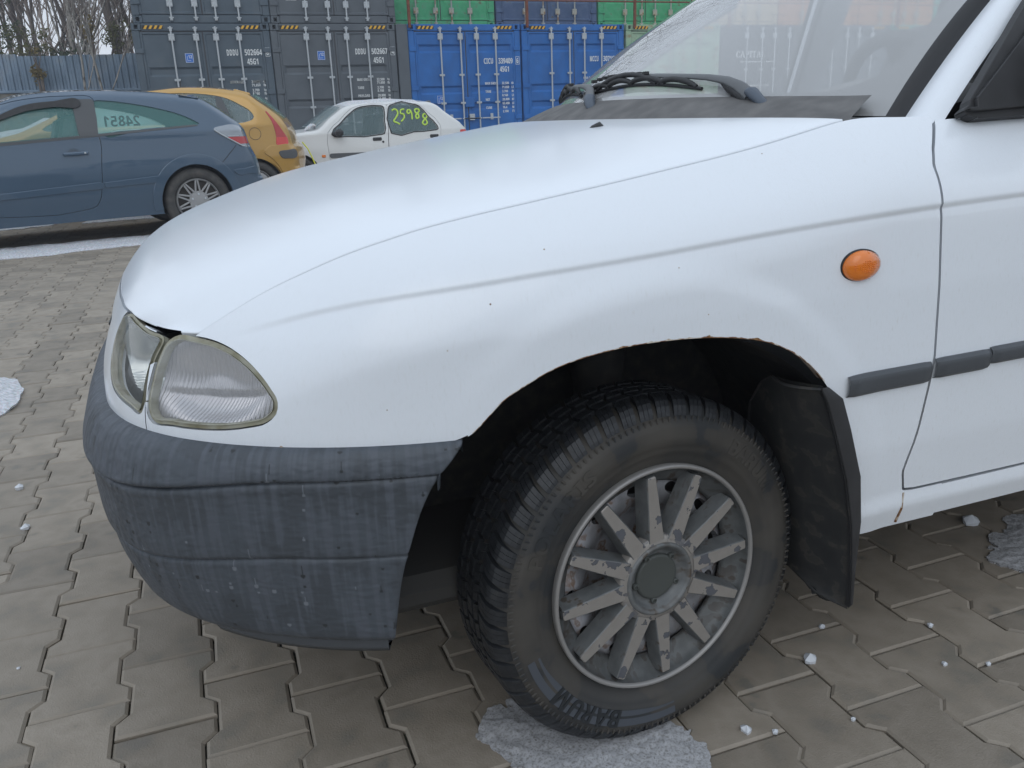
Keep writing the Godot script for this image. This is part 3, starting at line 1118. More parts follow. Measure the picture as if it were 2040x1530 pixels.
func underside(car: Node3D, arch: PackedVector2Array):
	# wheel housing: drum over the wheel with an inner wall
	for far in 2:
		var s := Solid.new()
		var r := .405
		var cy := .30
		var prev = null
		for k in 29:
			var an := lerpf(-.30, PI + .12, k / 28.0)
			var e := Vector3(cos(an) * r - .035, sin(an) * (r - .03) + cy, 0)
			if prev != null:
				var z0 := .005 if e.y > .52 or e.x > 0 else -.07
				var z1 := -.36
				s.quad(Vector3(prev.x, prev.y, z0), Vector3(e.x, e.y, z0), Vector3(e.x, e.y, z1), Vector3(prev.x, prev.y, z1))
				s.tri(Vector3(-.035, cy, z1), Vector3(prev.x, prev.y, z1), Vector3(e.x, e.y, z1))
			prev = e
		# strut and arm
		s.tube([Vector3(.01, .30, -.20), Vector3(.03, .52, -.27), Vector3(.04, .64, -.30)], [.03, .045, .06], 10)
		s.tube([Vector3(0, .22, -.16), Vector3(.02, .24, -.40)], [.025, .03], 8)
		var o := s if far == 0 else s.moved(Transform3D(Basis.from_euler(Vector3(0, PI, 0)), Vector3(-.06, 0, 2 * ZC)))
		part("wheel_housing", o.mesh(), M.liner, car)
	var u := Solid.new()
	u.box(Vector3(1.35, .27, ZC), Vector3(3.6, .06, 1.36), .02)
	u.box(Vector3(-.52, .37, ZC), Vector3(.40, .18, 1.1), .02)
	u.box(Vector3(-.05, .50, ZC), Vector3(.9, .42, .80), .02)
	part("underbody", u.mesh(), M.underseal, car)
	# mud flap behind the wheel
	var rows := [[.572, .262, -.02, .0], [.55, .274, -.06, .001], [.50, .292, -.11, .003], [.42, .318, -.15, .006], [.34, .338, -.165, .008], [.25, .355, -.165, .006], [.205, .362, -.155, .004], [.182, .365, -.09, .002], [.174, .366, -.03, -.004]]
	var fp := Patch.new()
	var a := grid(range(rows.size()), range(7), func(i, j):
		var w: Array = rows[i]
		var edge: float = .060 + w[3] - .014 * smoothstep(.45, .17, w[0])
		var z := lerpf(edge, w[2], j / 6.0)
		return Vector3(w[1] - .034 - .018 * sin(PI * j / 6.0) - .022 * (j / 6.0), w[0] + (.012 * j / 6.0 if w[0] < .2 else 0.0), z), func(i, j): return Vector2(j * .03, i * .05), func(_p): return Vector3(-1, 0, 0))
	var back := pushed(a, -.006)
	for i in back.n.size(): back.n[i] = -back.n[i]
	part("mud_flap", mesh_of(join([a, flange(a, .006, null, .0008), back])), M.mud_rubber, car)
	# its outer flange, folded along the edge of the arch
	var e2 := grid(range(rows.size()), range(4), func(i, j):
		var w: Array = rows[i]
		var edge: float = .045 + w[3] - .014 * smoothstep(.45, .17, w[0])
		var wid := .022 * smoothstep(.585, .55, w[0]) * smoothstep(.20, .46, w[0]) + .007
		return Vector3(w[1] - .036 + wid * j / 3.0, w[0], edge + .020 - .004 * pow(j / 3.0, 2)), func(i, j): return Vector2(j * .01, i * .05), func(_p): return Vector3(0, 0, 1))
	part("flap_flange", mesh_of(join([e2, flange(e2, .010, null, .001)])), M.black_plastic, car)

# ---------------------------------------------------------------- front wheel
func tyre_block(r0: Array, a0: float, a1: float, skew: float) -> Solid:
	# a tread block: outline [r, z] swept from angle a0 to a1, leaning with z
	var s := Solid.new()
	var n := r0.size()
	var at := func(i, an):
		var zz: float = r0[i][1]
		var g: float = an + skew * (zz + .03)
		var p := Vector3(cos(g) * r0[i][0], sin(g) * r0[i][0], zz)
		p.y = maxf(p.y, -.2845)
		return p
	for i in n - 1: s.quad(at.call(i, a0), at.call(i, a1), at.call(i + 1, a1), at.call(i + 1, a0))
	for i in range(1, n - 1):
		s.tri(at.call(0, a0), at.call(i, a0), at.call(i + 1, a0))
		s.tri(at.call(0, a1), at.call(i + 1, a1), at.call(i, a1))
	return s

func front_wheel(car: Node3D):
	var wt := Transform3D(Basis.from_euler(Vector3(-.03, .10, 0)), Vector3(.0, .2825, 0)).scaled_local(Vector3(.972, .972, .87))
	var tyre := thing_part("tyre", car)
	tyre.transform = wt
	var prof := [[.183, -.135], [.215, -.150], [.255, -.153], [.276, -.143], [.2825, -.128], [.2825, -.028], [.2785, -.018], [.272, -.009], [.266, -.003], [.2655, -.0005], [.259, .0042], [.2575, .0048], [.2565, .0062], [.248, .0085], [.235, .0092], [.222, .0078], [.2205, .0062], [.214, .0045], [.2075, .0015], [.206, -.0005], [.199, -.004], [.193, -.008], [.190, -.0085], [.186, -.012], [.178, -.016]]
	prof.reverse()
	var s := Solid.new()
	s.lathe(prof, 110, 0, TAU, .5)
	for i in s.v.size():
		if s.v[i].y < -.272: s.v[i] = Vector3(s.v[i].x, maxf(s.v[i].y, -.283), s.v[i].z + .006 * smoothstep(-.262, -.28, s.v[i].y) * signf(s.v[i].z + .07))
	part("sidewall", s.mesh(), M.sidewall, tyre)
	var count := 56
	var pitch := TAU / count
	var rows := Solid.new()
	for k in count:
		var a0 := pitch * k
		var blk := Solid.new()
		for m in 3: blk.add(tyre_block([[.2655, -.0015], [.2715, -.0035], [.2795, -.0085], [.2870, -.0165], [.2905, -.026], [.2912, -.036], [.2912, -.050], [.2825, -.051]], a0 + pitch * (.02 + m * .255), a0 + pitch * (.255 + m * .255), 1.1))
		part("tread_block", blk.mesh(), M.tread_rubber, tyre)
		for row in [[-.056, -.076, -.9, .3], [-.081, -.099, .9, .0], [-.104, -.122, -.9, .4], [-.127, -.146, 1.1, .1]]:
			for m in 2: rows.add(tyre_block([[.2815, row[0]], [.2905, row[0] - .001], [.2905, row[1] + .001], [.2815, row[1]]], a0 + pitch * (row[3] + m * .41), a0 + pitch * (row[3] + .38 + m * .41), row[2]))
	tag(part("tread_rows", rows.mesh(), M.tread_rubber, tyre), "", "", "", "stuff")
	# ribbed protector band and raised lettering
	var rib := Solid.new()
	for k in 150:
		var g := TAU * k / 150.0
		rib.box(Vector3(cos(g) * .2615, sin(g) * .2615, .0035), Vector3(.010, .0035, .003), .0008, Basis(Vector3(0, 0, 1), g))
	part("sidewall_ribs", rib.mesh(), M.sidewall, tyre)
	for w in [["BARUM", 232.0, .031, .222, 1.0], ["BARUM", 42.0, .026, .224, 1.0], ["POLARIS", 140.0, .024, .225, 1.3]]:
		var lt := bent(letters(w[0], w[2], w[4], "Droid Sans", true, .0016 if w[1] > 200 else .0007), deg_to_rad(w[1]), w[3])
		part("sidewall_lettering", lt, M.letter_rubber if w[1] > 200 else M.sidewall, tyre)
	var band := Solid.new()
	for k in 40:
		var g0 := deg_to_rad(lerpf(196, 276, k / 40.0))
		var g1 := deg_to_rad(lerpf(196, 276, (k + 1) / 40.0))
		var f0 := .011 * smoothstep(0.0, .25, minf(k / 40.0, 1.0 - k / 40.0) )
		var f1 := .011 * smoothstep(0.0, .25, minf((k + 1) / 40.0, 1.0 - (k + 1) / 40.0))
		var pr := [[.2225 + .006 - f0 * .5, .0082], [.2475 + .003, .0090], [.2225 + .006 - f1 * .5, .0082], [.2475 + .003, .0090]]
		band.quad(Vector3(cos(g0) * pr[0][0], sin(g0) * pr[0][0], pr[0][1] + .0006), Vector3(cos(g0) * pr[1][0], sin(g0) * pr[1][0], pr[1][1] + .0003), Vector3(cos(g1) * pr[3][0], sin(g1) * pr[3][0], pr[3][1] + .0003), Vector3(cos(g1) * pr[2][0], sin(g1) * pr[2][0], pr[2][1] + .0006))
	part("lettering_band", band.mesh(), M.letter_band, tyre)
	# steel wheel with vent holes
	var st := thing_part("steel_wheel", car)
	st.transform = wt.translated_local(Vector3(0, 0, -.012))
	var rz := [[.176, -.060], [.168, -.048], [.160, -.040], [.150, -.034], [.138, -.031], [.124, -.034], [.110, -.043], [.092, -.056], [.07, -.060], [.03, -.060]]
	var dz := func(r): return along([.03, -.060, .07, -.060, .092, -.056, .110, -.043, .124, -.034, .138, -.031, .150, -.034, .160, -.040, .168, -.048, .178, -.062], r)
	var disc := grid(steps(0, TAU, 192), steps(.04, .178, 40), func(an, r): return Vector3(cos(an) * r, sin(an) * r, dz.call(r) + .004 * cos(an * 12.0) * smoothstep(.10, .13, r) * smoothstep(.172, .15, r)), func(an, r): return Vector2(an, r), func(_p): return Vector3(0, 0, 1))
	disc = clip(disc, func(q, _p):
		var w := fposmod(q.x + TAU / 24.0 - .10, TAU / 12.0) - TAU / 24.0
		return Vector2(w * q.y / .017, (q.y - .139) / .0105).length() - 1.0)
	part("wheel_disc", mesh_of(join([disc, flange(disc, .012, null, .002)])), M.steel_wheel, st)
	var rim := Solid.new()
	rim.lathe([[.180, -.012], [.184, -.006], [.187, -.008], [.1865, -.02], [.178, -.030], [.172, -.05], [.168, -.08], [.165, -.14]], 72)
	rim.lathe([[.17, -.085], [.02, -.085]], 40)
	part("wheel_rim", rim.mesh(), M.brake_iron, st)
	# wheel cover
	var cv := thing_part("wheel_cover", car)
	cv.transform = wt
	var ring := Solid.new()
	ring.lathe([[.1875, -.012], [.1885, -.002], [.1877, .0020], [.1860, .0034], [.1835, .0034], [.1815, .0016], [.1806, -.002]], 96, 0, TAU, .7)
	part("outer_ring", ring.mesh(), M.ring_silver, cv)
	var dish := Solid.new()
	dish.lathe([[.1806, -.002], [.1788, -.010], [.1755, -.017], [.168, -.0245], [.158, -.031], [.1520, -.036], [.1525, -.041], [.160, -.044]], 96, 0, TAU, .5)
	part("dish", dish.mesh(), M.cover_grey, cv)
	var hub := Solid.new()
	hub.lathe([[.073, -.022], [.0725, -.002], [.0705, .0012], [.0625, .0022], [.0600, .0052], [.0575, .0060], [.0550, .0050], [.0525, .0010], [.0490, -.0065], [.0450, -.0110], [.0405, -.0125], [.0385, -.0120], [.0375, -.0085], [.0362, -.0065], [.0340, -.0060], [.0, -.0052]], 64, 0, TAU, .55)
	var plate := Solid.new()
	plate.lathe([[.073, -.022], [.0735, -.003], [.0715, .0004], [.061, .0018]], 60, 0, TAU, .5)
	part("hub_ring", plate.mesh(), M.cover_lacquer, cv)
	var bowl := Solid.new()
	bowl.lathe([[.0615, .0016], [.0600, .0052], [.0575, .0060], [.0550, .0050], [.0525, .0010], [.0490, -.0065], [.0450, -.0110], [.0405, -.0125], [.0380, -.0124]], 64, 0, TAU, .6)
	part("hub_bowl", bowl.mesh(), M.cover_side, cv)
	var cap := Solid.new()
	cap.lathe([[.0390, -.0128], [.0380, -.0085], [.0366, -.0066], [.0340, -.0060], [.0300, -.0066], [0, -.0058]], 48, 0, TAU, .6)
	part("centre_cap", cap.mesh(), M.cap_grey, cv)
	for k in 5:
		var g := deg_to_rad(118 + 72 * k)
		var bs := Solid.new()
		bs.lathe([[.0050, -.013], [.0050, -.0055], [.0042, -.0046], [.0028, -.0046], [.0026, -.0070], [0, -.0070]], 14)
		part("cover_bolt", bs.mesh(), M.cap_grey, cv, Vector3(cos(g) * .0405, sin(g) * .0405, 0))
	for k in 12:
		var g := deg_to_rad(4.5 + 30.0 * k)
		var sp := Solid.new()
		var tops := [[.066, .0142, .0022], [.118, .0112, .0016], [.1722, .0084, .0004]]
		var L := []
		for sgn in [1.0, -1.0]:
			var col := []
			for tq in tops:
				var hw: float = tq[1]
				col.append([Vector3(tq[0], sgn * (hw - .0013), tq[2]), Vector3(tq[0], sgn * hw, tq[2] - .0013), Vector3(tq[0], sgn * (hw + .0050), -.030)])
			L.append(col)
		var l = L[0]
		var r2 = L[1]
		for i in 2: sp.quad(r2[i][0], r2[i + 1][0], l[i + 1][0], l[i][0])
		# rounded tip
		sp.quad(l[2][0], r2[2][0], r2[2][0] + Vector3(.0018, .0014, -.0012), l[2][0] + Vector3(.0018, -.0014, -.0012))
		var face := sp
		var sides := Solid.new()
		for i in 2:
			sides.quad(l[i][0], l[i + 1][0], l[i + 1][1], l[i][1])
			sides.quad(l[i][1], l[i + 1][1], l[i + 1][2], l[i][2])
			sides.quad(r2[i + 1][0], r2[i][0], r2[i][1], r2[i + 1][1])
			sides.quad(r2[i + 1][1], r2[i][1], r2[i][2], r2[i + 1][2])
		sides.quad(l[2][0] + Vector3(.0018, -.0014, -.0012), r2[2][0] + Vector3(.0018, .0014, -.0012), r2[2][2] + Vector3(.004, 0, .004), l[2][2] + Vector3(.004, 0, .004))
		sides.tri(l[2][1], l[2][0] + Vector3(.0018, -.0014, -.0012), l[2][2])
		sides.tri(r2[2][1], r2[2][2], r2[2][0] + Vector3(.0018, .0014, -.0012))
		var rt := Transform3D(Basis(Vector3(0, 0, 1), g), Vector3.ZERO)
		var whole := face.moved(rt)
		part("spoke", whole.mesh(), M.cover_lacquer, cv)
		part("spoke_flank", sides.moved(rt).mesh(), M.cover_side, cv)

# wraps flat lettering round the wheel axis; the text starts at angle a and runs clockwise, feet towards the hub
func bent(m: Mesh, a: float, r: float) -> ArrayMesh:
	var out_m := ArrayMesh.new()
	var wid := m.get_aabb().size.x
	for s in m.get_surface_count():
		var arr := m.surface_get_arrays(s)
		var vv: PackedVector3Array = arr[Mesh.ARRAY_VERTEX]
		var nn: PackedVector3Array = arr[Mesh.ARRAY_NORMAL]
		for i in vv.size():
			var g := a - (vv[i].x - wid / 2) / (r + .012)
			var rr := r + vv[i].y
			var z := line([.214, .0045, .222, .0078, .235, .0094, .248, .0089, .257, .0064], rr) + .0006
			vv[i] = Vector3(cos(g) * rr, sin(g) * rr, z + vv[i].z)
			nn[i] = Basis(Vector3(0, 0, 1), g - PI / 2) * nn[i]
		arr[Mesh.ARRAY_VERTEX] = vv
		arr[Mesh.ARRAY_NORMAL] = nn
		out_m.add_surface_from_arrays(Mesh.PRIMITIVE_TRIANGLES, arr)
	return out_m

# ---------------------------------------------------------------- windscreen and pillars
func screen(t: float, v: float) -> Vector3:
	var a := 1.0 - t * t
	var b := Vector3(.47 - .225 * a, .943 + .017 * a, ZC + .675 * t)
	var c := Vector3(.99 - .155 * a, 1.29 + .04 * a, ZC + .519 * t)
	var p := b.lerp(c, v)
	return p + Vector3(-.021 * 4 * v * (1 - v), .02 * 4 * v * (1 - v), 0)

func glasshouse(car: Node3D):
	var up := func(_p): return Vector3(-.6, .8, 0)
	var fr := func(q):
		# distance inside the clear field: positive inside
		var d1: float = 1.0 - absf(q.x)
		var bottom: float = q.y - .100
		return [d1, bottom]
	var ws := thing_part("windscreen", car)
	var g := grid(steps(-1, 1, 60), steps(0.0, 1.0, 60), func(t, v): return screen(t, v), func(t, v): return Vector2(t, v), up)
	var field := func(q):
		var dx: float = .045 - (absf(q.x) - .955 + .045) * 1.0
		var dy: float = (q.y - .092) * .55
		var ex: float = (.957 - absf(q.x)) * .62
		# rounded corner of the clear field
		var r := .085
		if ex < r and dy < r: return r - Vector2(r - ex, r - dy).length()
		return minf(ex, dy)
	part("glass", mesh_of(g), M.screen_glass, ws)
	var frit := pushed(clip(g, func(q, _p): return -field.call(q)), -.003)
	part("black_border", mesh_of(frit), M.frit, ws)
	# rubber seal between glass and pillar, both sides
	for sg in [1.0, -1.0]:
		var seal := grid(steps(-.16, 1.0, 28), range(5), func(v, j):
			var e: Vector3 = screen(sg, v)
			var o: Vector3 = pillar(v, 0.0)
			if sg < 0: o.z = 2 * ZC - o.z
			var w: float = j / 4.0
			return e.lerp(o, w) + Vector3(-.004, .007, 0) * sin(PI * w) , func(v, j): return Vector2(j, v), up)
		part("screen_seal", mesh_of(seal), M.seal_rubber, ws)
		var pl := grid(steps(-.03, 1.0, 24), range(6), func(v, j):
			var o: Vector3 = pillar(v, j / 5.0)
			if sg < 0: o.z = 2 * ZC - o.z
			return o, func(v, j): return Vector2(j, v), func(p): return Vector3(0, .3, p.z - ZC))
		part("windscreen_pillar", mesh_of(join([pl, flange(pl, .03)])), M.white_paint, car)
	# scuttle: ribbed plastic between bonnet and glass
	var ed := func(t):
		var q: float = 1.0 - absf(t)
		var x := lerpf(.17, .345, 1.0 - pow(1.0 - absf(t), 2.0) if false else pow(absf(t), 2.0))
		var y := lerpf(.950, .9335, pow(absf(t), 2.0))
		return Vector3(x - .03, y - .012, ZC + t * .735)
	var cw := grid(steps(-1, 1, 70), steps(0, 1, 14), func(t, w):
		var e: Vector3 = ed.call(t)
		var f: Vector3 = screen(t * .93, .055) + Vector3(-.002, .004, 0)
		if absf(t) > .985: f.z += .03 * signf(t)
		var p := e.lerp(f, w)
		p.y += -.010 * sin(PI * w) * (1.0 - w) + .0035 * smoothstep(.42, .5, w)
		return p, func(t, w): return Vector2(t, w), func(_p): return Vector3(0, 1, 0))
	part("scuttle_panel", mesh_of(cw), M.cowl_plastic, car)
	# washer jet on the bonnet
	var j := Solid.new()
	j.tube([Vector3(.104, .9345, -.455), Vector3(.112, .9395, -.452), Vector3(.124, .944, -.450), Vector3(.130, .938, -.450)], [.003, .0065, .008, .007], 10, .8)
	part("washer_jet", j.mesh(), M.black_plastic, car)
	# door glass, its frame and the mirror foot
	var dp := func(x, y):  # plane of the side windows
		return Vector3(x, y, -.030 - .40 * (y - .94))
	var win := pts([.60, .945, 1.36, .962, 1.36, 1.36, 1.15, 1.335, 1.0, 1.285, .86, 1.19, .74, 1.095])
	for sg in 2:
		var gg := grid(steps(.5, 1.42, 46), steps(.93, 1.40, 30), func(x, y): return dp.call(x, y), func(x, y): return Vector2(x, y), func(_p): return Vector3(0, .2, 1))
		var frame_o := pts([.525, .935, 1.40, .95, 1.40, 1.395, 1.15, 1.372, .99, 1.318, .84, 1.215, .70, 1.095])
		var glass_ := clip(gg, inside(win))
		var fr2 := pushed(clip(clip(gg, inside(frame_o)), outside(win, .0)), .004)
		var tri2 := pushed(clip(gg, inside(pts([.535, .943, .735, .951, .735, 1.09]))), .012)
		var fj := join([fr2, flange(fr2, .02)])
		var tj := join([tri2, flange(tri2, .03)])
		if sg == 1:
			glass_ = mirrored(glass_); fj = mirrored(fj); tj = mirrored(tj)
		part("door_window", mesh_of(glass_), M.side_glass, car)
		part("window_frame", mesh_of(fj), M.black_plastic, car)
		if sg == 0: part("mirror_foot", mesh_of(tj), M.black_plastic, car)
	var mr := Solid.new()
	mr.box(Vector3(.755, 1.045, .055), Vector3(.085, .125, .19), .03, Basis.from_euler(Vector3(0, .25, 0)))
	mr.tube([Vector3(.70, .985, -.03), Vector3(.72, 1.0, .03)], [.02, .02], 8)
	part("door_mirror", mr.mesh(), M.black_plastic, car)

func pillar(v: float, w: float) -> Vector3:
	# outer windscreen pillar: w 0 at the seal, 1 at the door frame
	var a := Vector3(.4985, .9395, -.108).lerp(Vector3(1.005, 1.292, -.262), v)
	var b := Vector3(.530, .936, -.058).lerp(Vector3(1.03, 1.275, -.222), v)
	var p := a.lerp(b, w)
	return p + Vector3(-.004, .008, .006) * sin(PI * w) + Vector3(-.012, .012, 0) * 4 * v * (1 - v)

func wipers(car: Node3D):
	for k in 2:
		var o := thing_part("wiper", car)
		# centre line on the glass: pivot, knee, tip of arm; then the blade
		var dt: float = 0.0 if k == 0 else -.655
		var at := func(t, v, h):
			var e := screen(t + dt, v)
			return e + Vector3(-.55, .83, 0) * h
		var arm := Solid.new()
		arm.tube([at.call(.690, .045, .016), at.call(.640, .080, .018), at.call(.585, .108, .016), at.call(.51, .126, .015), at.call(.44, .135, .014), at.call(.30, .148, .013), at.call(.18, .156, .012)], [.0125, .0120, .0105, .0085, .0075, .0070, .0065], 8, .45, Vector3(-.55, .83, 0))
		part("wiper_arm", arm.mesh(), M.arm_plastic, o)
		var side := Solid.new()
		side.tube([at.call(.700, .030, .006), at.call(.66, .055, .008), at.call(.60, .090, .010), at.call(.56, .112, .012)], [.011, .013, .009, .003], 6, 1.0)
		part("arm_spring", side.mesh(), M.black_plastic, o)
		var cap := Solid.new()
		cap.tube([at.call(.684, .056, .018), at.call(.698, .046, .022), at.call(.715, .032, .020), at.call(.735, .018, .014), at.call(.75, .010, .006)], [.011, .013, .0125, .0115, .007], 10, .75)
		part("pivot_cap", cap.mesh(), M.cap_plastic, o)
		var bl := Solid.new()
		var line_p := []
		for i in 13:
			var u := i / 12.0
			line_p.append(at.call(lerpf(-.10, .50, u), .100 + .030 * sin(PI * u), .004))
		bl.tube(line_p, [.0038], 6)
		part("rubber_blade", bl.mesh(), M.seal_rubber, o)
		var yk := Solid.new()
		var arcs := [[-.09, .05, .008], [.03, .18, .009], [.16, .34, .009], [.31, .48, .008], [-.03, .30, .015]]
		for ar in arcs:
			var pp := []
			for i in 9:
				var u := i / 8.0
				var t := lerpf(ar[0], ar[1], u)
				var ub: float = (t + .10) / .60
				pp.append(at.call(t, .102 + .028 * sin(PI * clampf(ub, 0, 1)) + .012 * sin(PI * u) * (1.6 if ar[2] > .01 else .7), .006 + ar[2] * pow(sin(PI * u), .5)))
			yk.tube(pp, [.0042, .0052, .006, .006, .0062, .006, .006, .0052, .0042], 6)
		for i in 10:
			var t := lerpf(-.07, .24, i / 9.0)
			yk.box(at.call(t, .150 - .9 * pow(maxf(0.0, .06 - t), 2.0), .020), Vector3(.010, .007, .014), .001)
		part("blade_yoke", yk.mesh(), M.black_plastic, o)

func cabin(car: Node3D):
	var c := thing_part("cabin", car)
	# dashboard top with a hump before the driver
	var d := grid(steps(-1, 1, 40), steps(0, 1, 16), func(t, w):
		var x := lerpf(.40, .86, w)
		var z = ZC + t * .66
		var hump := .062 * exp(-pow((z + .42) / .23, 2.0)) * smoothstep(.25, .75, w)
		var y := lerpf(.915, .955, smoothstep(0, .6, w)) + hump - .09 * smoothstep(.88, 1.0, w)
		return Vector3(x, y, z), func(t, w): return Vector2(t, w), func(_p): return Vector3(-.2, 1, 0))
	part("dashboard", mesh_of(d), M.dash, c)
	var s := Solid.new()
	s.box(Vector3(.86, .70, ZC), Vector3(.05, .42, 1.32), .02)
	part("dash_front", s.mesh(), M.dash, c)
	# steering wheel
	var sw := Solid.new()
	var cc := Vector3(1.0, .93, -.60)
	var b := Basis.from_euler(Vector3(0, 0, .42))
	var ringp := []
	for k in 33:
		var g := TAU * k / 32.0
		ringp.append(cc + b * Vector3(0, cos(g) * .19, sin(g) * .19))
	sw.tube(ringp, [.016], 8)
	for g2 in [.4, PI - .4, PI * 1.5]: sw.tube([cc + b * Vector3(.02, 0, 0), cc + b * Vector3(0, sin(g2) * -.18, cos(g2) * .18)], [.02, .016], 6)
	sw.tube([cc + b * Vector3(-.02, 0, 0), cc + b * Vector3(.05, 0, 0)], [.08, .07], 16)
	part("steering_wheel", sw.mesh(), M.wheel_grip, c)
	# front seats
	for z in [-.42, -1.17]:
		var se := Solid.new()
		var bk := Basis.from_euler(Vector3(0, 0, -.42))
		se.box(Vector3(1.62, .90, z), Vector3(.15, .66, .50), .06, bk)
		se.box(Vector3(1.80, 1.28, z), Vector3(.10, .18, .27), .04, bk)
		se.box(Vector3(1.30, .60, z), Vector3(.55, .16, .50), .05)
		part("front_seat", se.mesh(), M.seat_cloth, c)
	var rs := Solid.new()
	rs.box(Vector3(2.45, .82, ZC), Vector3(.16, .56, 1.25), .05, Basis.from_euler(Vector3(0, 0, -.3)))
	rs.box(Vector3(2.15, .58, ZC), Vector3(.55, .16, 1.25), .05)
	part("rear_seat", rs.mesh(), M.seat_cloth, c)
	var fl := Solid.new()
	fl.box(Vector3(1.6, .33, ZC), Vector3(2.2, .04, 1.38))
	part("cabin_floor", fl.mesh(), M.dash, c)

func rear_body(car: Node3D):
	# what lies behind the frame: roof, rear pillars, flanks and tail, both sides alike
	var roof := grid(steps(0, 1, 30), steps(-1, 1, 24), func(w, t):
		var x = lerpf(.985, 2.75, w) - .12 * (1 - t * t) * (1 - w)
		var hw := lerpf(.535, .50, w)
		var y = line([0, 1.295, .12, 1.345, .35, 1.385, .65, 1.385, 1, 1.33], w) + .035 * (1 - t * t)
		return Vector3(x, y, ZC + t * hw), func(w, t): return Vector2(w, t), func(_p): return Vector3.UP)
	part("roof", mesh_of(join([roof, flange(roof, .03)])), M.white_paint, car)
	for far in 2:
		var fl := grid(steps(1.345, 3.24, 50), steps(.30, .97, 26), func(x, y):
			var z := .040 - .05 * smoothstep(2.4, 3.24, x) - line([.3, .02, .45, .004, .58, 0, .80, .012, .97, .05], y) - .10 * pow(smoothstep(3.05, 3.24, x), 2.0)
			return Vector3(x, y, z), func(x, y): return Vector2(x, y), func(_p): return Vector3(0, .1, 1))
		var ar := PackedVector2Array()
		for k in 40: ar.append(Vector2(2.517 + cos(TAU * k / 40.0) * .33, .29 + sin(TAU * k / 40.0) * .345))
		fl = clip(fl, outside(ar))
		var f2 := join([fl, flange(fl, .03)])
		part("rear_flank", mesh_of(mirrored(f2) if far else f2), M.white_paint, car)
		var pil := grid(steps(1.36, 3.1, 60), steps(.955, 1.38, 24), func(x, y): return Vector3(x, y, -.034 - .40 * (y - .94)), func(x, y): return Vector2(x, y), func(_p): return Vector3(0, .2, 1))
		pil = clip(pil, func(q, _p): return minf(line([1.3, 1.385, 2.4, 1.375, 2.8, 1.30, 3.1, .96], q.x) - q.y, q.y - .94))
		var w1 := pts([1.46, .985, 2.28, .995, 2.28, 1.33, 1.50, 1.345])
		var w2 := pts([2.36, .995, 2.78, 1.01, 2.66, 1.20, 2.50, 1.30, 2.36, 1.32])
		var body2 := clip(clip(pil, outside(w1)), outside(w2))
		var bj := join([body2, flange(body2, .03)])
		part("rear_pillars", mesh_of(mirrored(bj) if far else bj), M.white_paint, car)
		for w in [w1, w2]:
			var g := pushed(clip(pil, inside(w)), -.01)
			part("rear_window", mesh_of(mirrored(g) if far else g), M.side_glass, car)
		# rear wheel
		var wh := Solid.new()
		wh.lathe([[.0, -.002], [.05, .0], [.12, -.02], [.185, -.006], [.20, 0], [.24, .009], [.265, 0], [.285, -.02], [.288, -.12], [.26, -.15], [.18, -.14]], 40)
		part("rear_wheel", wh.moved(Transform3D(Basis() if far == 0 else Basis.from_euler(Vector3(0, PI, 0)), Vector3(2.517, .285, -.01 if far == 0 else 2 * ZC + .01))).mesh(), M.sidewall, car)
	var fw := Solid.new()
	fw.lathe([[.0, -.002], [.05, .0], [.12, -.02], [.185, -.006], [.20, 0], [.24, .009], [.265, 0], [.285, -.02], [.288, -.12], [.26, -.15], [.18, -.14]], 40)
	part("far_front_wheel", fw.moved(Transform3D(Basis.from_euler(Vector3(0, PI, 0)), Vector3(0, .285, 2 * ZC))).mesh(), M.sidewall, car)
	var tail := grid(steps(-1, 1, 20), steps(.3, .97, 12), func(t, y): return Vector3(3.30 - .06 * t * t - .08 * smoothstep(.5, .97, y) * .5, y, ZC + t * .70), func(t, y): return Vector2(t, y), func(_p): return Vector3(1, 0, 0))
	part("tailgate", mesh_of(tail), M.white_paint, car)
	var rw := grid(steps(-1, 1, 12), steps(0, 1, 8), func(t, v): return Vector3(lerpf(3.22, 2.76, v), lerpf(.97, 1.335, v) + .02 * (1 - t * t), ZC + t * lerpf(.66, .50, v)), func(t, v): return Vector2(t, v), func(_p): return Vector3(1, 1, 0))
	part("rear_screen", mesh_of(rw), M.side_glass, car)

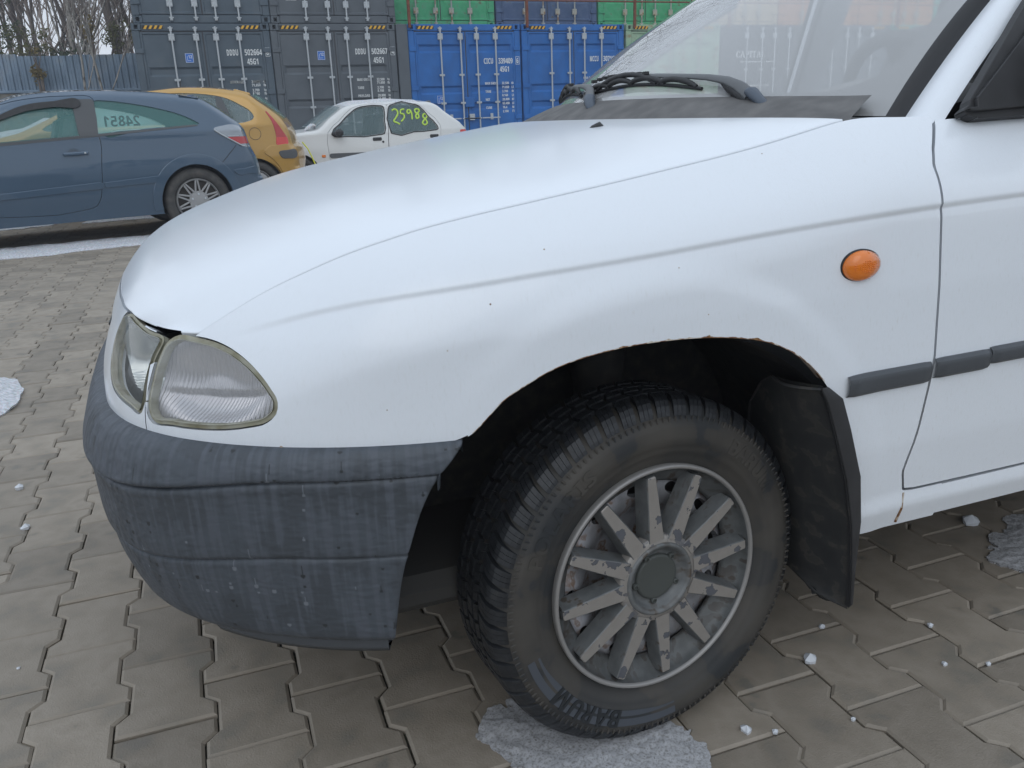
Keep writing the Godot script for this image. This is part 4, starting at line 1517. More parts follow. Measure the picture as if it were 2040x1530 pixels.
# ==================================================================== the paved yard
const PX := .1443
const PZ := .2045
func paver_mesh(rng: RandomNumberGenerator) -> ArrayMesh:
	var a := .0817
	var b := .0599
	var e := .1012
	var ol := [Vector2(-a, -e), Vector2(a, -e), Vector2(a, -.0612), Vector2(b, -.0398), Vector2(b, .0398), Vector2(a, .0612), Vector2(a, e), Vector2(-a, e), Vector2(-a, .0612), Vector2(-b, .0398), Vector2(-b, -.0398), Vector2(-a, -.0612)]
	var pl := PackedVector2Array()
	for p in ol: pl.append(p + Vector2(rng.randf_range(-.0006, .0006), rng.randf_range(-.0006, .0006)))
	var inn := PackedVector2Array()
	for k in 12:
		var d0 := (pl[k] - pl[(k + 11) % 12]).normalized()
		var d1 := (pl[(k + 1) % 12] - pl[k]).normalized()
		var n0 := Vector2(-d0.y, d0.x)
		var n1 := Vector2(-d1.y, d1.x)
		var m := (n0 + n1).normalized()
		inn.append(pl[k] + m * .0050 / maxf(m.dot(n0), .4))
	var s := Solid.new()
	var v := func(p, y): return Vector3(p.x, y, p.y)
	for k in 12:
		var j := (k + 1) % 12
		s.quad(v.call(pl[j], -.05), v.call(pl[k], -.05), v.call(pl[k], -.0034), v.call(pl[j], -.0034))
		s.quad(v.call(pl[j], -.0034), v.call(pl[k], -.0034), v.call(inn[k], 0.0), v.call(inn[j], 0.0))
	var tr := Geometry2D.triangulate_polygon(inn)
	for k in range(0, tr.size(), 3):
		var p0 := inn[tr[k]]
		var p1 := inn[tr[k + 1]]
		var p2 := inn[tr[k + 2]]
		if (p1 - p0).cross(p2 - p0) > 0: s.tri(v.call(p0, 0.0), v.call(p2, 0.0), v.call(p1, 0.0))
		else: s.tri(v.call(p0, 0.0), v.call(p1, 0.0), v.call(p2, 0.0))
	return s.mesh()

func build_yard():
	var rng := RandomNumberGenerator.new()
	rng.seed = 11
	var yard := thing("paved_yard", "yard of brown grey interlocking double tee concrete pavers under the cars", "", Vector3.ZERO, 0.0, "", "structure")
	var bed := Solid.new()
	bed.quad(Vector3(-150, -.0105, 60), Vector3(150, -.0105, 60), Vector3(150, -.0105, -150), Vector3(-150, -.0105, -150))
	part("sand_bed", bed.mesh(), M.joint_sand, yard)
	var shapes := []
	for k in 4: shapes.append(paver_mesh(rng))
	var eye := Vector2(-.5848, .9864)
	var ahead := Vector2(sin(.348), -cos(.348))
	var near := []
	var far := []
	for i in range(-75, 90):
		for j in range(-160, 22):
			if (i + j) % 2 != 0: continue
			var at := Vector2(-.7531 + i * PX, -.3318 + (j + 1) * PZ / 2)
			var d := at - eye
			var dist := d.length()
			if dist > 15.0: continue
			var cosv := d.normalized().dot(ahead)
			var shown := cosv > .72 and dist > 1.0 and dist < 16.0
			# hidden under the white car
			var under := at.x > -.35 and at.y < -.5 and at.y > -3.0 and at.x < 3.4
			if shown and not under: near.append([dist, at])
			elif dist < 7.5 or cosv > .6: far.append(at)
	near.sort_custom(func(a, b): return a[0] < b[0])
	for k in near.size():
		if k >= 300: far.append(near[k][1])
	var place := func(at):
		var t := Transform3D(Basis.from_euler(Vector3(rng.randf_range(-.006, .006), rng.randf_range(-.008, .008) + (PI if rng.randf() < .5 else 0.0), rng.randf_range(-.007, .007))), Vector3(at.x + rng.randf_range(-.0008, .0008), rng.randf_range(-.0016, .0016) - .001, at.y + rng.randf_range(-.0008, .0008)))
		return t
	for k in mini(300, near.size()):
		var o := part("paver", shapes[rng.randi() % 4], M["paver_%d" % (rng.randi() % 5)], yard)
		o.transform = place.call(near[k][1])
	for c in 5:
		var mine := []
		for k in far.size():
			if k % 5 == c: mine.append(far[(k * 7919) % far.size()])
		var mm := MultiMesh.new()
		mm.transform_format = MultiMesh.TRANSFORM_3D
		mm.mesh = shapes[c % 4]
		mm.instance_count = mine.size()
		for k in mine.size(): mm.set_instance_transform(k, place.call(mine[k]))
		var mi := MultiMeshInstance3D.new()
		mi.name = "far_pavers"
		mi.multimesh = mm
		mi.material_override = M["paver_%d" % c]
		mi.set_meta("kind", "stuff")
		yard.add_child(mi, true)
	var fy := Solid.new()
	fy.quad(Vector3(-150, -.006, -13.2), Vector3(150, -.006, -13.2), Vector3(150, -.006, -150), Vector3(-150, -.006, -150))
	part("far_ground", fy.mesh(), M.far_yard, yard)

# ==================================================================== containers and fence
const WALL := -16.83          # front faces of the container row
const X0 := -1.235
const CH := 2.896

func stripes(parent: Node3D, x: float, y: float, w: float, flip: bool):
	var b := Solid.new()
	b.box(Vector3(x + w / 2, y, .004), Vector3(w, .062, .006))
	part("warning_plate", b.mesh(), M.stripe_black, parent)
	for k in 4:
		var s := Solid.new()
		var x1 := x + w * (.06 + k * .24)
		var sl := .036 if not flip else .036
		s.slab(PackedVector2Array([Vector2(x1, y - .030), Vector2(x1 + w * .12, y - .030), Vector2(x1 + w * .12 + sl, y + .030), Vector2(x1 + sl, y + .030)]), .004, .010)
		part("warning_stripe", s.mesh(), M.stripe_yellow, parent)

# door end of a container; origin at its lower left front corner, x to the right
func container(called: String, label: String, at: Vector3, paint: Material, o: Dictionary) -> Node3D:
	var c := thing(called, label, "container", at, 0.0, "shipping containers stacked along the back of the yard")
	var w := 2.438
	for x in [.065, w - .065]:
		var frame := Solid.new()
		frame.box(Vector3(x, CH / 2, -.06), Vector3(.13, CH - .25, .12), .012)
		part("corner_post", frame.mesh(), paint, c)
	var head := Solid.new()
	head.box(Vector3(w / 2, CH - .068, -.055), Vector3(w - .33, .130, .10), .01)
	part("header", head.mesh(), paint, c)
	var sill := Solid.new()
	sill.box(Vector3(w / 2, .07, -.055), Vector3(w - .33, .14, .10), .01)
	part("door_sill", sill.mesh(), paint, c)
	for x in [.082, w - .082]:
		for y in [.062, CH - .062]:
			# a hollow casting with an open hole in its face
			var cs := Solid.new()
			cs.box(Vector3(x - .056, y, -.07), Vector3(.052, .122, .15), .006)
			cs.box(Vector3(x + .056, y, -.07), Vector3(.052, .122, .15), .006)
			cs.box(Vector3(x, y - .048, -.07), Vector3(.060, .026, .148), .004)
			cs.box(Vector3(x, y + .048, -.07), Vector3(.060, .026, .148), .004)
			cs.box(Vector3(x, y, -.135), Vector3(.060, .070, .02))
			part("corner_casting", cs.mesh(), paint, c)
	# body: ribbed side walls and roof
	var bd := Solid.new()
	for s in [0.0, w]:
		var k := 0
		for i in 44:
			var z0 := -.13 - i * .272
			var d: float = .036 * (1 if s == 0.0 else -1)
			var prof := [[0.0, 0.0], [.07, 0.0], [.138, d], [.206, d], [.272, 0.0]]
			for m in 4: bd.quad(Vector3(s + prof[m][1], .12, z0 - prof[m][0]), Vector3(s + prof[m + 1][1], .12, z0 - prof[m + 1][0]), Vector3(s + prof[m + 1][1], CH - .05, z0 - prof[m + 1][0]), Vector3(s + prof[m][1], CH - .05, z0 - prof[m][0]))
	bd.box(Vector3(w / 2, CH - .03, -6.1), Vector3(w - .02, .04, 11.9), .005)
	bd.box(Vector3(w / 2, .13, -6.1), Vector3(w - .02, .06, 11.9), .005)
	bd.box(Vector3(w / 2, CH / 2, -12.05), Vector3(w - .02, CH - .1, .06), .005)
	part("side_walls", bd.mesh(), paint, c)
	# two doors with pressed troughs
	var troughs: Array = o.get("troughs", [])
	for d in 2:
		var x0 := .135 if d == 0 else w / 2 + .012
		var x1 := w / 2 - .012 if d == 0 else w - .135
		var y0 := .155
		var y1 := CH - .150
		var dep := func(x, y):
			var e := -.020
			var inx: float = minf(x - x0, x1 - x)
			var z := 0.0
			var f: float = smoothstep(.030, .045, minf(inx, minf(y - y0, y1 - y)))
			z += -.016 * f
			for t in troughs:
				var ty: float = CH - t
				z += -.030 * smoothstep(.085, .045, absf(y - ty)) * smoothstep(.06, .10, inx)
			return z - .012
		var ys := [y0, y0 + .030, y0 + .045]
		for t in troughs:
			for q in [.085, .062, .045, -.045, -.062, -.085]: ys.append(CH - t - q)
		ys.append_array([y1 - .045, y1 - .030, y1])
		ys.sort()
		var xs := [x0, x0 + .030, x0 + .045, x0 + .06, x0 + .10, (x0 + x1) / 2, x1 - .10, x1 - .06, x1 - .045, x1 - .030, x1]
		var g := grid(xs, ys, func(x, y): return Vector3(x, y, dep.call(x, y)), func(x, y): return Vector2(x, y), func(_p): return Vector3(0, 0, 1))
		part("door", mesh_of(flat_shaded(join([g, flange(g, .05)]), .9)), paint, c)
	var gk := Solid.new()
	gk.box(Vector3(w / 2, CH / 2, -.03), Vector3(.030, CH - .3, .02))
	gk.box(Vector3(w / 2, CH - .142, -.035), Vector3(w - .27, .022, .02))
	for x in [.132, w - .132]: gk.box(Vector3(x, CH / 2, -.035), Vector3(.014, CH - .3, .02))
	part("door_gasket", gk.mesh(), M.gasket, c)
	for y in [.35, 1.03, 1.66, 2.42]:
		for x in [.085, w - .085]:
			var hg := Solid.new()
			hg.box(Vector3(x, y, .006), Vector3(.15, .085, .024), .006)
			part("hinge", hg.mesh(), paint, c)
	# the block that covers the joint of the doors
	if o.get("block", true):
		var bk := Solid.new()
		bk.box(Vector3(w / 2 + .02, 1.36, .02), Vector3(.21, .20, .06), .012)
		part("lock_box", bk.mesh(), paint, c)
	var k := 0
	for bx in [.668, 1.097, 1.452, 1.866]:
		var x: float = bx
		var rod := Solid.new()
		rod.tube([Vector3(x, .05, .045), Vector3(x, CH - .055, .045)], [.0165], 10)
		var old: bool = o.get("old", false)
		part("locking_bar", rod.mesh(), M.galv_old if old else M.galv, c)
		for y in [CH - .245, .33]:
			var br := Solid.new()
			br.box(Vector3(x, y, .03), Vector3(.105, .125, .045), .008)
			for q in [-.036, .036]:
				for r in [-.04, .04]: br.box(Vector3(x + q, y + r, .054), Vector3(.022, .022, .012), .004)
			part("bar_bracket", br.mesh(), M.galv_old if old else M.galv, c)
		for y in [CH - .99, 1.35]:
			var bs := Solid.new()
			bs.box(Vector3(x, y, .03), Vector3(.11, .042, .04), .006)
			part("bar_guide", bs.mesh(), M.galv_old if old else M.galv, c)
		for y in [CH - .085, .09]:
			var ck := Solid.new()
			ck.box(Vector3(x, y, .025), Vector3(.085, .022, .05), .004)
			ck.box(Vector3(x, y - .030, .03), Vector3(.05, .05, .05), .006)
			part("cam_keeper", ck.mesh(), M.galv_old if old else M.galv, c)
		if k % 2 == 1 or true:
			var hd := Solid.new()
			var dir := 1.0 if k < 2 else -1.0
			if k % 2 == 0: dir = -dir if false else dir
			hd.box(Vector3(x + dir * .16, 1.035, .062), Vector3(.40, .026, .016), .004)
			hd.box(Vector3(x + dir * .15, 1.06, .05), Vector3(.06, .13, .03), .006)
			part("bar_handle", hd.mesh(), M.galv_old if old else M.galv, c)
		k += 1
	if o.get("stripes", true):
		stripes(c, .185, CH - .068, .36, false)
		stripes(c, w - .185 - .36, CH - .068, .36, true)
	return c

func write(parent: Node3D, text: String, x: float, y: float, cap: float, sq := .62, z := -.0275, m := "white_print", font := "Droid Sans", width := 0.0):
	part("lettering", letters(text, cap, sq, font, true, .006, width), M[m], parent, Vector3(x, y, z))

func placard(parent: Node3D, x: float, y: float):
	var s := Solid.new()
	s.box(Vector3(x, y, -.024), Vector3(.145, .165, .006))
	part("blue_placard", s.mesh(), M.placard_blue, parent)
	var b := Solid.new()
	for q in [[0, .076, .135, .006], [0, -.076, .135, .006], [-.066, 0, .006, .152], [.066, 0, .006, .152], [-.035, -.01, .006, .09], [.0, -.045, .055, .006]]: b.box(Vector3(x + q[0], y + q[1], -.020), Vector3(q[2], q[3], .004))
	part("placard_border", b.mesh(), M.white_print, parent)
	write(parent, "12", x - .015, y - .005, .055, .8, -.022)

func number_block(c: Node3D, owner_code: String, serial: String, check: String, top: float, rows: Array, x0: float, y0: float, dy: float):
	var y := CH - top - .115
	write(c, owner_code, 1.612, y, .110, .60, -.0275, "white_print", "Droid Sans", .206)
	write(c, serial, 1.938, y, .110, .60, -.0275, "white_print", "Droid Sans", .322)
	write(c, "45G1", 1.965, y - .165, .110, .60, -.0275, "white_print", "Droid Sans", .205)
	if check:
		var b := Solid.new()
		for q in [[0, .076, .085, .007], [0, -.076, .085, .007], [-.040, 0, .007, .155], [.040, 0, .007, .155]]: b.box(Vector3(2.362 + q[0], y + .056 + q[1], .003), Vector3(q[2], q[3], .006))
		part("check_frame", b.mesh(), M.white_print, c)
		write(c, check, 2.338, y, .105, .62, .003)
	var yy := y0
	for r in rows:
		if r[0]: write(c, r[0], x0, yy, .050, .66)
		write(c, r[1], 2.03, yy, .050, .66)
		write(c, r[2], 2.235, yy, .050, .66)
		yy -= dy

func build_backdrop():
	var m := mat("grey_box", Color.WHITE, 0.5)
	m.albedo_texture = noise(0.012, [[0.2, lin(0.058, 0.084, 0.108)], [0.7, lin(0.070, 0.098, 0.123)], [0.9, lin(0.085, 0.108, 0.128)]], 256, 101)
	tri(m, .6)
	m = mat("grey_box_b", Color.WHITE, 0.5)
	m.albedo_texture = noise(0.012, [[0.2, lin(0.080, 0.095, 0.110)], [0.7, lin(0.092, 0.108, 0.123)]], 256, 102)
	tri(m, .6)
	m = mat("blue_box", Color.WHITE, 0.45)
	m.albedo_texture = noise(0.012, [[0.2, lin(0.004, 0.105, 0.36)], [0.7, lin(0.006, 0.13, 0.43)]], 256, 103)
	tri(m, .6)
	m = mat("green_box", Color.WHITE, 0.6)
	m.albedo_texture = noise(0.012, [[0.2, lin(0.035, 0.30, 0.13)], [0.5, lin(0.05, 0.36, 0.155)], [0.72, lin(0.075, 0.33, 0.17)], [0.86, lin(0.12, 0.22, 0.10)], [0.93, lin(0.10, 0.06, 0.03)]], 512, 104, FastNoiseLite.TYPE_SIMPLEX_SMOOTH, 5)
	tri(m, .7)
	m = mat("navy_box", Color.WHITE, 0.6)
	m.albedo_texture = noise(0.012, [[0.2, lin(0.045, 0.085, 0.17)], [0.6, lin(0.065, 0.105, 0.19)], [0.8, lin(0.075, 0.13, 0.22)], [0.92, lin(0.12, 0.07, 0.04)]], 512, 105, FastNoiseLite.TYPE_SIMPLEX_SMOOTH, 5)
	tri(m, .7)
	m = mat("mint_box", Color.WHITE, 0.6)
	m.albedo_texture = noise(0.012, [[0.2, lin(0.26, 0.40, 0.27)], [0.7, lin(0.32, 0.46, 0.32)], [0.9, lin(0.25, 0.22, 0.13)]], 256, 106)
	tri(m, .7)
	mat("black_box", lin(0.028, 0.030, 0.034), 0.5)
	mat("sand_box", lin(0.52, 0.42, 0.27), 0.6)
	mat("orange_box", lin(0.50, 0.23, 0.10), 0.6)
	mat("teal_box", lin(0.04, 0.30, 0.22), 0.6)
	m = mat("galv", lin(0.46, 0.49, 0.51), 0.5, 0.3)
	m = mat("galv_old", Color.WHITE, 0.7)
	m.albedo_texture = noise(0.02, [[0.3, lin(0.34, 0.36, 0.34)], [0.7, lin(0.45, 0.40, 0.30)], [0.85, lin(0.25, 0.14, 0.07)]], 128, 107)
	tri(m, 2.0)
	mat("gasket", lin(0.05, 0.048, 0.05), 0.8)
	mat("stripe_black", lin(0.012, 0.012, 0.012), 0.6)
	mat("stripe_yellow", lin(0.72, 0.40, 0.03), 0.5)
	mat("white_print", lin(0.72, 0.74, 0.74), 0.6)
	mat("placard_blue", lin(0.02, 0.15, 0.55), 0.5)
	m = mat("rail_rust", Color.WHITE, 0.8)
	m.albedo_texture = noise(0.02, [[0.3, lin(0.14, 0.040, 0.018)], [0.7, lin(0.20, 0.065, 0.030)]], 128, 108)
	tri(m, 3.0)
	m = mat("fence_sheet", Color.WHITE, 0.55, 0.2)
	m.albedo_texture = noise(0.008, [[0.2, lin(0.14, 0.20, 0.27)], [0.6, lin(0.20, 0.27, 0.35)], [0.85, lin(0.25, 0.28, 0.31)]], 256, 109)
	tri(m, .5)
	m = mat("old_concrete", Color.WHITE, 0.9)
	m.albedo_texture = noise(0.02, [[0.2, lin(0.13, 0.13, 0.12)], [0.6, lin(0.21, 0.20, 0.175)], [0.8, lin(0.16, 0.12, 0.08)]], 256, 110)
	tri(m, .6)
	var grey := [.215, .84, 1.47, 2.10]
	var blue := [.47, 1.28, 1.62, 2.2]
	var kg := [["MAX GROSS", "32.500", "kg"], ["", "71.650", "lb"], ["TARE", "3.700", "kg"], ["", "8.160", "lb"], ["PAYLOAD", "28.800", "kg"], ["", "63.490", "lb"]]
	var c := container("grey_container", "slate grey container lettered 502664, lower left end of the stack beside the fence", Vector3(X0, 0, WALL), M.grey_box, {"troughs": grey.slice(1)})
	number_block(c, "DDDU", "502664", "8", .45, kg, 1.60, 1.83, .0)
	rows_text(c, kg, 1.60)
	placard(c, .93, CH - .60)
	c = container("grey_container", "grey container lettered 502667, lower row next to the bright blue ones", Vector3(X0 + 2.452, 0, WALL), M.grey_box_b, {"troughs": grey.slice(1)})
	number_block(c, "DDDU", "502667", "4", .45, [], 1.60, 1.83, .0)
	rows_text(c, kg, 1.60)
	placard(c, .93, CH - .58)
	container("grey_container", "slate grey upper container standing on the one lettered 502664", Vector3(X0 + .05, CH + .012, WALL - .06), M.grey_box, {"troughs": grey.slice(1), "stripes": false})
	c = container("grey_container", "grey upper container with a pale square notice on its door", Vector3(X0 + 2.50, CH + .012, WALL - .06), M.grey_box_b, {"troughs": grey.slice(1), "stripes": false})
	var nt := Solid.new()
	nt.box(Vector3(.42, .56, -.022), Vector3(.20, .30, .006))
	part("notice", nt.mesh(), M.white_print, c)
	# steel plate that closes the gap to the blue row, with snow on it
	var fp := thing("filler_plate", "narrow grey steel post closing the gap between grey and blue containers", "post", Vector3(X0 + 4.915, 0, WALL - .01))
	var f := Solid.new()
	f.box(Vector3(.118, CH / 2, -.10), Vector3(.232, CH - .01, .22), .01)
	part("steel_post", f.mesh(), M.grey_box_b, fp)
	var xb := X0 + 5.158
	var kb := [["MAX GROSS", "32.500", "KG"], ["", "71.650", "LB"], ["TARE", "3.700", "KG"], ["", "8.160", "LB"], ["NET", "28.800", "KG"], ["", "63.490", "LB"], ["CUBE", "76.4", "M"], ["", "2.700", "FT"]]
	c = container("blue_container", "bright blue container lettered CICU 339409, beside the grey ones", Vector3(xb, 0, WALL - .02), M.blue_box, {"troughs": blue})
	number_block(c, "CICU", "339409", "6", .66, [], 1.6, 1.7, .0)
	rows_text(c, kb, 1.62, CH - 1.19, .082)
	placard(c, .62, CH - 1.47)
	c = container("blue_container", "bright blue container lettered MCCU 307167, partly behind the windscreen", Vector3(xb + 2.475, 0, WALL - .02), M.blue_box, {"troughs": blue})
	number_block(c, "MCCU", "307167", "5", .64, [], 1.6, 1.7, .0)
	rows_text(c, kb, 1.45, CH - 1.12, .082)
	placard(c, .98, CH - 1.42)
	container("green_container", "pale mint green container on the ground beside the blue ones", Vector3(xb + 4.97, 0, WALL - .02), M.mint_box, {"troughs": blue, "old": true})
	c = container("black_container", "black container with white serif lettering, seen through the windscreen", Vector3(xb + 7.46, 0, WALL - .02), M.black_box, {"troughs": [], "stripes": false})
	write(c, "CAPITAL", .42, 2.18, .14, .95, -.02, "white_print", "Droid Serif")
	var ul := Solid.new()
	ul.box(Vector3(1.02, 2.08, -.018), Vector3(.95, .02, .006))
	ul.box(Vector3(1.02, 1.55, -.018), Vector3(.75, .02, .006))
	part("underline", ul.mesh(), M.white_print, c)
	container("grey_container", "dark grey container right of the black one, seen through the windscreen", Vector3(xb + 9.95, 0, WALL - .02), M.grey_box_b, {"troughs": grey})
	container("teal_container", "teal green container on the ground, seen past the windscreen pillar", Vector3(xb + 12.44, 0, WALL - .02), M.teal_box, {"troughs": blue, "old": true})
	container("grey_container", "dark grey lower container at the right end, behind the white car's pillar", Vector3(xb + 14.93, 0, WALL - .02), M.grey_box_b, {"troughs": grey})
	var up := [["green_container", "weathered green upper container above the blue one lettered 339409", "green_box"], ["navy_container", "faded navy upper container between two green ones", "navy_box"], ["green_container", "weathered green upper container right of the navy one", "green_box"], ["cream_container", "sand coloured upper container above the black one", "sand_box"], ["orange_container", "pale orange upper container seen through the windscreen", "orange_box"], ["orange_container", "pale orange upper container left of the teal upper one", "orange_box"], ["teal_container", "teal upper container beside the white car's pillar", "teal_box"]]
	for k in up.size():
		container(up[k][0], up[k][1], Vector3(X0 + 4.90 + 2.475 * k, CH + .012, WALL - .85), M[up[k][2]], {"troughs": [.3, .8, 1.3, 1.8, 2.3], "old": true, "stripes": false, "block": false})
	# rusty railing along the upper walkway
	var rl := thing("walkway_railing", "rusty brown railing in front of the upper green and navy containers", "railing", Vector3(0, 0, WALL + .05))
	for s in [5.19, 7.74, 10.30, 12.75, 15.2, 17.7]:
		var p := Solid.new()
		p.box(Vector3(X0 + s, CH + .48, 0), Vector3(.055, 1.12, .055), .006)
		part("rail_post", p.mesh(), M.rail_rust, rl)
	for y in [CH + .45, CH + .98]:
		var p := Solid.new()
		p.tube([Vector3(X0 + 5.15, y, .0), Vector3(X0 + 20, y, .0)], [.016], 8)
		part("rail_bar", p.mesh(), M.rail_rust, rl)
	# fence of ribbed sheets on a concrete wall
	var fn := thing("sheet_fence", "blue grey ribbed metal fence on an old concrete wall, far left", "fence", Vector3(0, 0, -21.5))
	for k in 22:
		var s := Solid.new()
		var x0 := -24.0 + k * 1.12
		for i in 8:
			var a := x0 + i * .14
			var pr := [[0.0, 0.0], [.05, 0.0], [.07, .03], [.12, .03], [.14, 0.0]]
			for q in 4: s.quad(Vector3(a + pr[q][0], 1.98, pr[q][1] + .004 * (k % 2)), Vector3(a + pr[q + 1][0], 1.98, pr[q + 1][1] + .004 * (k % 2)), Vector3(a + pr[q + 1][0], 2.72 + .02 * (k % 3), pr[q + 1][1] + .004 * (k % 2)), Vector3(a + pr[q][0], 2.72 + .02 * (k % 3), pr[q][1] + .004 * (k % 2)))
		part("fence_sheet", s.mesh(), M.fence_sheet, fn)
	var cw := Solid.new()
	cw.box(Vector3(-11.5, .97, -.05), Vector3(25, 1.94, .16), .01)
	part("concrete_wall", cw.mesh(), M.old_concrete, fn)
	var rr := Solid.new()
	rr.box(Vector3(-11.5, 1.97, .02), Vector3(25, .06, .08), .01)
	part("fence_rail", rr.mesh(), M.fence_sheet, fn)

func rows_text(c: Node3D, rows: Array, x0: float, top := 1.83, dy := .062):
	var y := top
	for k in rows.size():
		var r: Array = rows[k]
		if r[0]: write(c, r[0], x0, y, .050, .80)
		write(c, r[1], 2.0, y, .050, .80)
		write(c, r[2], 2.22, y, .050, .80)
		y -= dy if (k % 2 == 0 or dy > .07) else dy + .030

# ==================================================================== the parked cars
# a car seen from its side: x to its rear or front as drawn, y up, its near flank at z = 0
class CarShape:
	var outline: PackedVector2Array
	var box: Rect2
	var belt: float
	var width: float
	var tumble: float
	var ends: Vector2
	var round_r := 0.075

func flank(k: CarShape, x: float, y: float) -> float:
	var d := -sd(k.outline, k.box, Vector2(x, y))
	var z := -.012 - .02 * smoothstep(.45, .15, y) - .016 * smoothstep(.62, k.belt, y) - k.tumble * maxf(0.0, y - k.belt)
	var e := minf(x - k.ends.x, k.ends.y - x)
	z -= .22 * pow(maxf(0.0, 1.0 - e / .55), 2.2)
	var r := k.round_r
	if y > .5: z -= r * pow(clampf(1.0 - d / r, 0.0, 1.0), 2.0) * .8
	return z

func patch_of(k: CarShape, poly: PackedVector2Array, n := 30, off := 0.0) -> Patch:
	var b := box_of(poly).grow(-.075)
	var g := grid(steps(b.position.x, b.end.x, n), steps(b.position.y, b.end.y, n), func(x, y): return Vector3(x, y, flank(k, x, y) + off), func(x, y): return Vector2(x, y), func(_p): return Vector3(0, 0, 1))
	return clip(g, inside(poly))

func circle(x: float, y: float, rx: float, ry: float, n := 44) -> PackedVector2Array:
	var p := PackedVector2Array()
	for i in n: p.append(Vector2(x + cos(TAU * i / n) * rx, y + sin(TAU * i / n) * ry))
	return p

func both(called: String, a: Patch, m: Material, parent: Node3D, width: float, far := true):
	part(called, mesh_of(a), m, parent)
	if far: part(called, mesh_of(mirrored(a, -width / 2)), m, parent)

func car_shell(o: Node3D, k: CarShape, paint: Material, windows: Array, doors: Array, wheels: Array, cuts: Array, wheel_r: float, arch_r: float):
	var b := k.box.grow(-.08)
	var g := grid(steps(b.position.x, b.end.x, 150), steps(b.position.y, b.end.y, 66), func(x, y): return Vector3(x, y, flank(k, x, y)), func(x, y): return Vector2(x, y), func(_p): return Vector3(0, 0, 1))
	g = clip(g, inside(k.outline, .0005))
	for w in wheels: g = clip(g, outside(circle(w.x, w.y, arch_r, arch_r)))
	for w in cuts: g = clip(g, outside(w))
	for w in windows: g = clip(g, outside(w))
	var rest := g
	for d in doors:
		var dp := clip(g, inside(d, .0035))
		both("door", join([dp, flange(dp, .03)]), paint, o, k.width)
		rest = clip(rest, outside(d, .0035))
	both("body_side", join([rest, flange(rest, .03)]), paint, o, k.width)
	# the skin over the top, from flank to flank
	var ol := k.outline
	var top := PackedVector2Array()
	for i in ol.size() + 1: top.append(ol[i % ol.size()])
	var a := grid(range(top.size()), steps(-1, 1, 10), func(i, t):
		var p: Vector2 = top[i]
		var half := k.width / 2 + flank(k, p.x, p.y)
		var bow: float = 1.0 - t * t
		var e := minf(p.x - k.ends.x, k.ends.y - p.x)
		var sx: float = signf(p.x - (k.ends.x + k.ends.y) / 2)
		return Vector3(p.x + .10 * sx * bow * smoothstep(.5, .0, e), p.y + .035 * bow * smoothstep(.6, .9, p.y), -k.width / 2 + t * half), func(i, t): return Vector2(i, t), func(p): return p - Vector3((k.ends.x + k.ends.y) / 2, .7, -k.width / 2))
	part("body_top", mesh_of(a), paint, o)
	for w in wheels:
		for far in 2:
			var s := Solid.new()
			var prev = null
			for i in 25:
				var an := lerpf(-.2, PI + .2, i / 24.0)
				var e := Vector3(w.x + cos(an) * (arch_r + .012), w.y + sin(an) * (arch_r + .012), 0)
				if prev != null:
					s.quad(prev + Vector3(0, 0, -.03), e + Vector3(0, 0, -.03), e + Vector3(0, 0, -.32), prev + Vector3(0, 0, -.32))
					s.tri(Vector3(w.x, w.y, -.32), prev + Vector3(0, 0, -.32), e + Vector3(0, 0, -.32))
				prev = e
			part("wheel_housing", (s if far == 0 else s.moved(Transform3D(Basis.from_scale(Vector3(1, 1, -1)), Vector3(0, 0, -k.width)))).mesh(), M.black_liner, o)

func road_wheel(o: Node3D, at: Vector3, r: float, style: String, width: float):
	for far in 2:
		var t := Solid.new()
		t.lathe([[r * .68, -.03], [r * .70, -.006], [r * .80, .012], [r * .90, .010], [r * .965, -.006], [r, -.03], [r, -.15], [r * .9, -.19], [r * .6, -.18]], 56)
		var tr := Transform3D(Basis(), at + Vector3(0, 0, -.035)) if far == 0 else Transform3D(Basis.from_euler(Vector3(0, PI, 0)), Vector3(at.x, at.y, -width + .035))
		part("tyre", t.moved(tr).mesh(), M.far_tyre, o)
		var rim := Solid.new()
		rim.lathe([[r * .68, -.03], [r * .665, -.002], [r * .645, .004], [r * .625, -.006], [r * .61, -.03]], 48)
		var back := Solid.new()
		back.lathe([[r * .62, -.05], [r * .1, -.055], [0, -.055]], 32)
		var hub := Solid.new()
		if style == "mesh":
			# crossed spokes in pairs
			for n in 10:
				for q in [-1.0, 1.0]:
					var g := TAU * n / 10.0
					var p0 := Vector3(cos(g) * r * .24, sin(g) * r * .24, -.006)
					var p1 := Vector3(cos(g + q * .27) * r * .63, sin(g + q * .27) * r * .63, -.006)
					var d := p1 - p0
					hub.box((p0 + p1) / 2, Vector3(d.length(), .017, .018), .004, Basis(Vector3(0, 0, 1), atan2(d.y, d.x)))
			hub.lathe([[r * .30, -.02], [r * .29, .0], [r * .16, .004], [0, .006]], 30)
		else:
			hub.lathe([[r * .62, -.02], [r * .55, -.004], [r * .40, -.012], [r * .25, .0], [0, .003]], 40)
			for n in 10: hub.box(Vector3(cos(TAU * n / 10) * r * .46, sin(TAU * n / 10) * r * .46, -.006), Vector3(.05, .018, .012), .004, Basis(Vector3(0, 0, 1), TAU * n / 10))
		part("rim", rim.moved(tr).mesh(), M.far_alloy, o)
		part("rim_back", back.moved(tr).mesh(), M.brake_iron, o)
		part("spokes", hub.moved(tr).mesh(), M.far_alloy, o)
		if far == 0 and style == "mesh":
			for n in 5:
				var bs := Solid.new()
				bs.lathe([[.011, .0], [.010, .012], [0, .014]], 10)
				part("wheel_bolt", bs.mesh(), M.galv, o, at + Vector3(cos(TAU * n / 5 + .3) * r * .2, sin(TAU * n / 5 + .3) * r * .2, -.035))

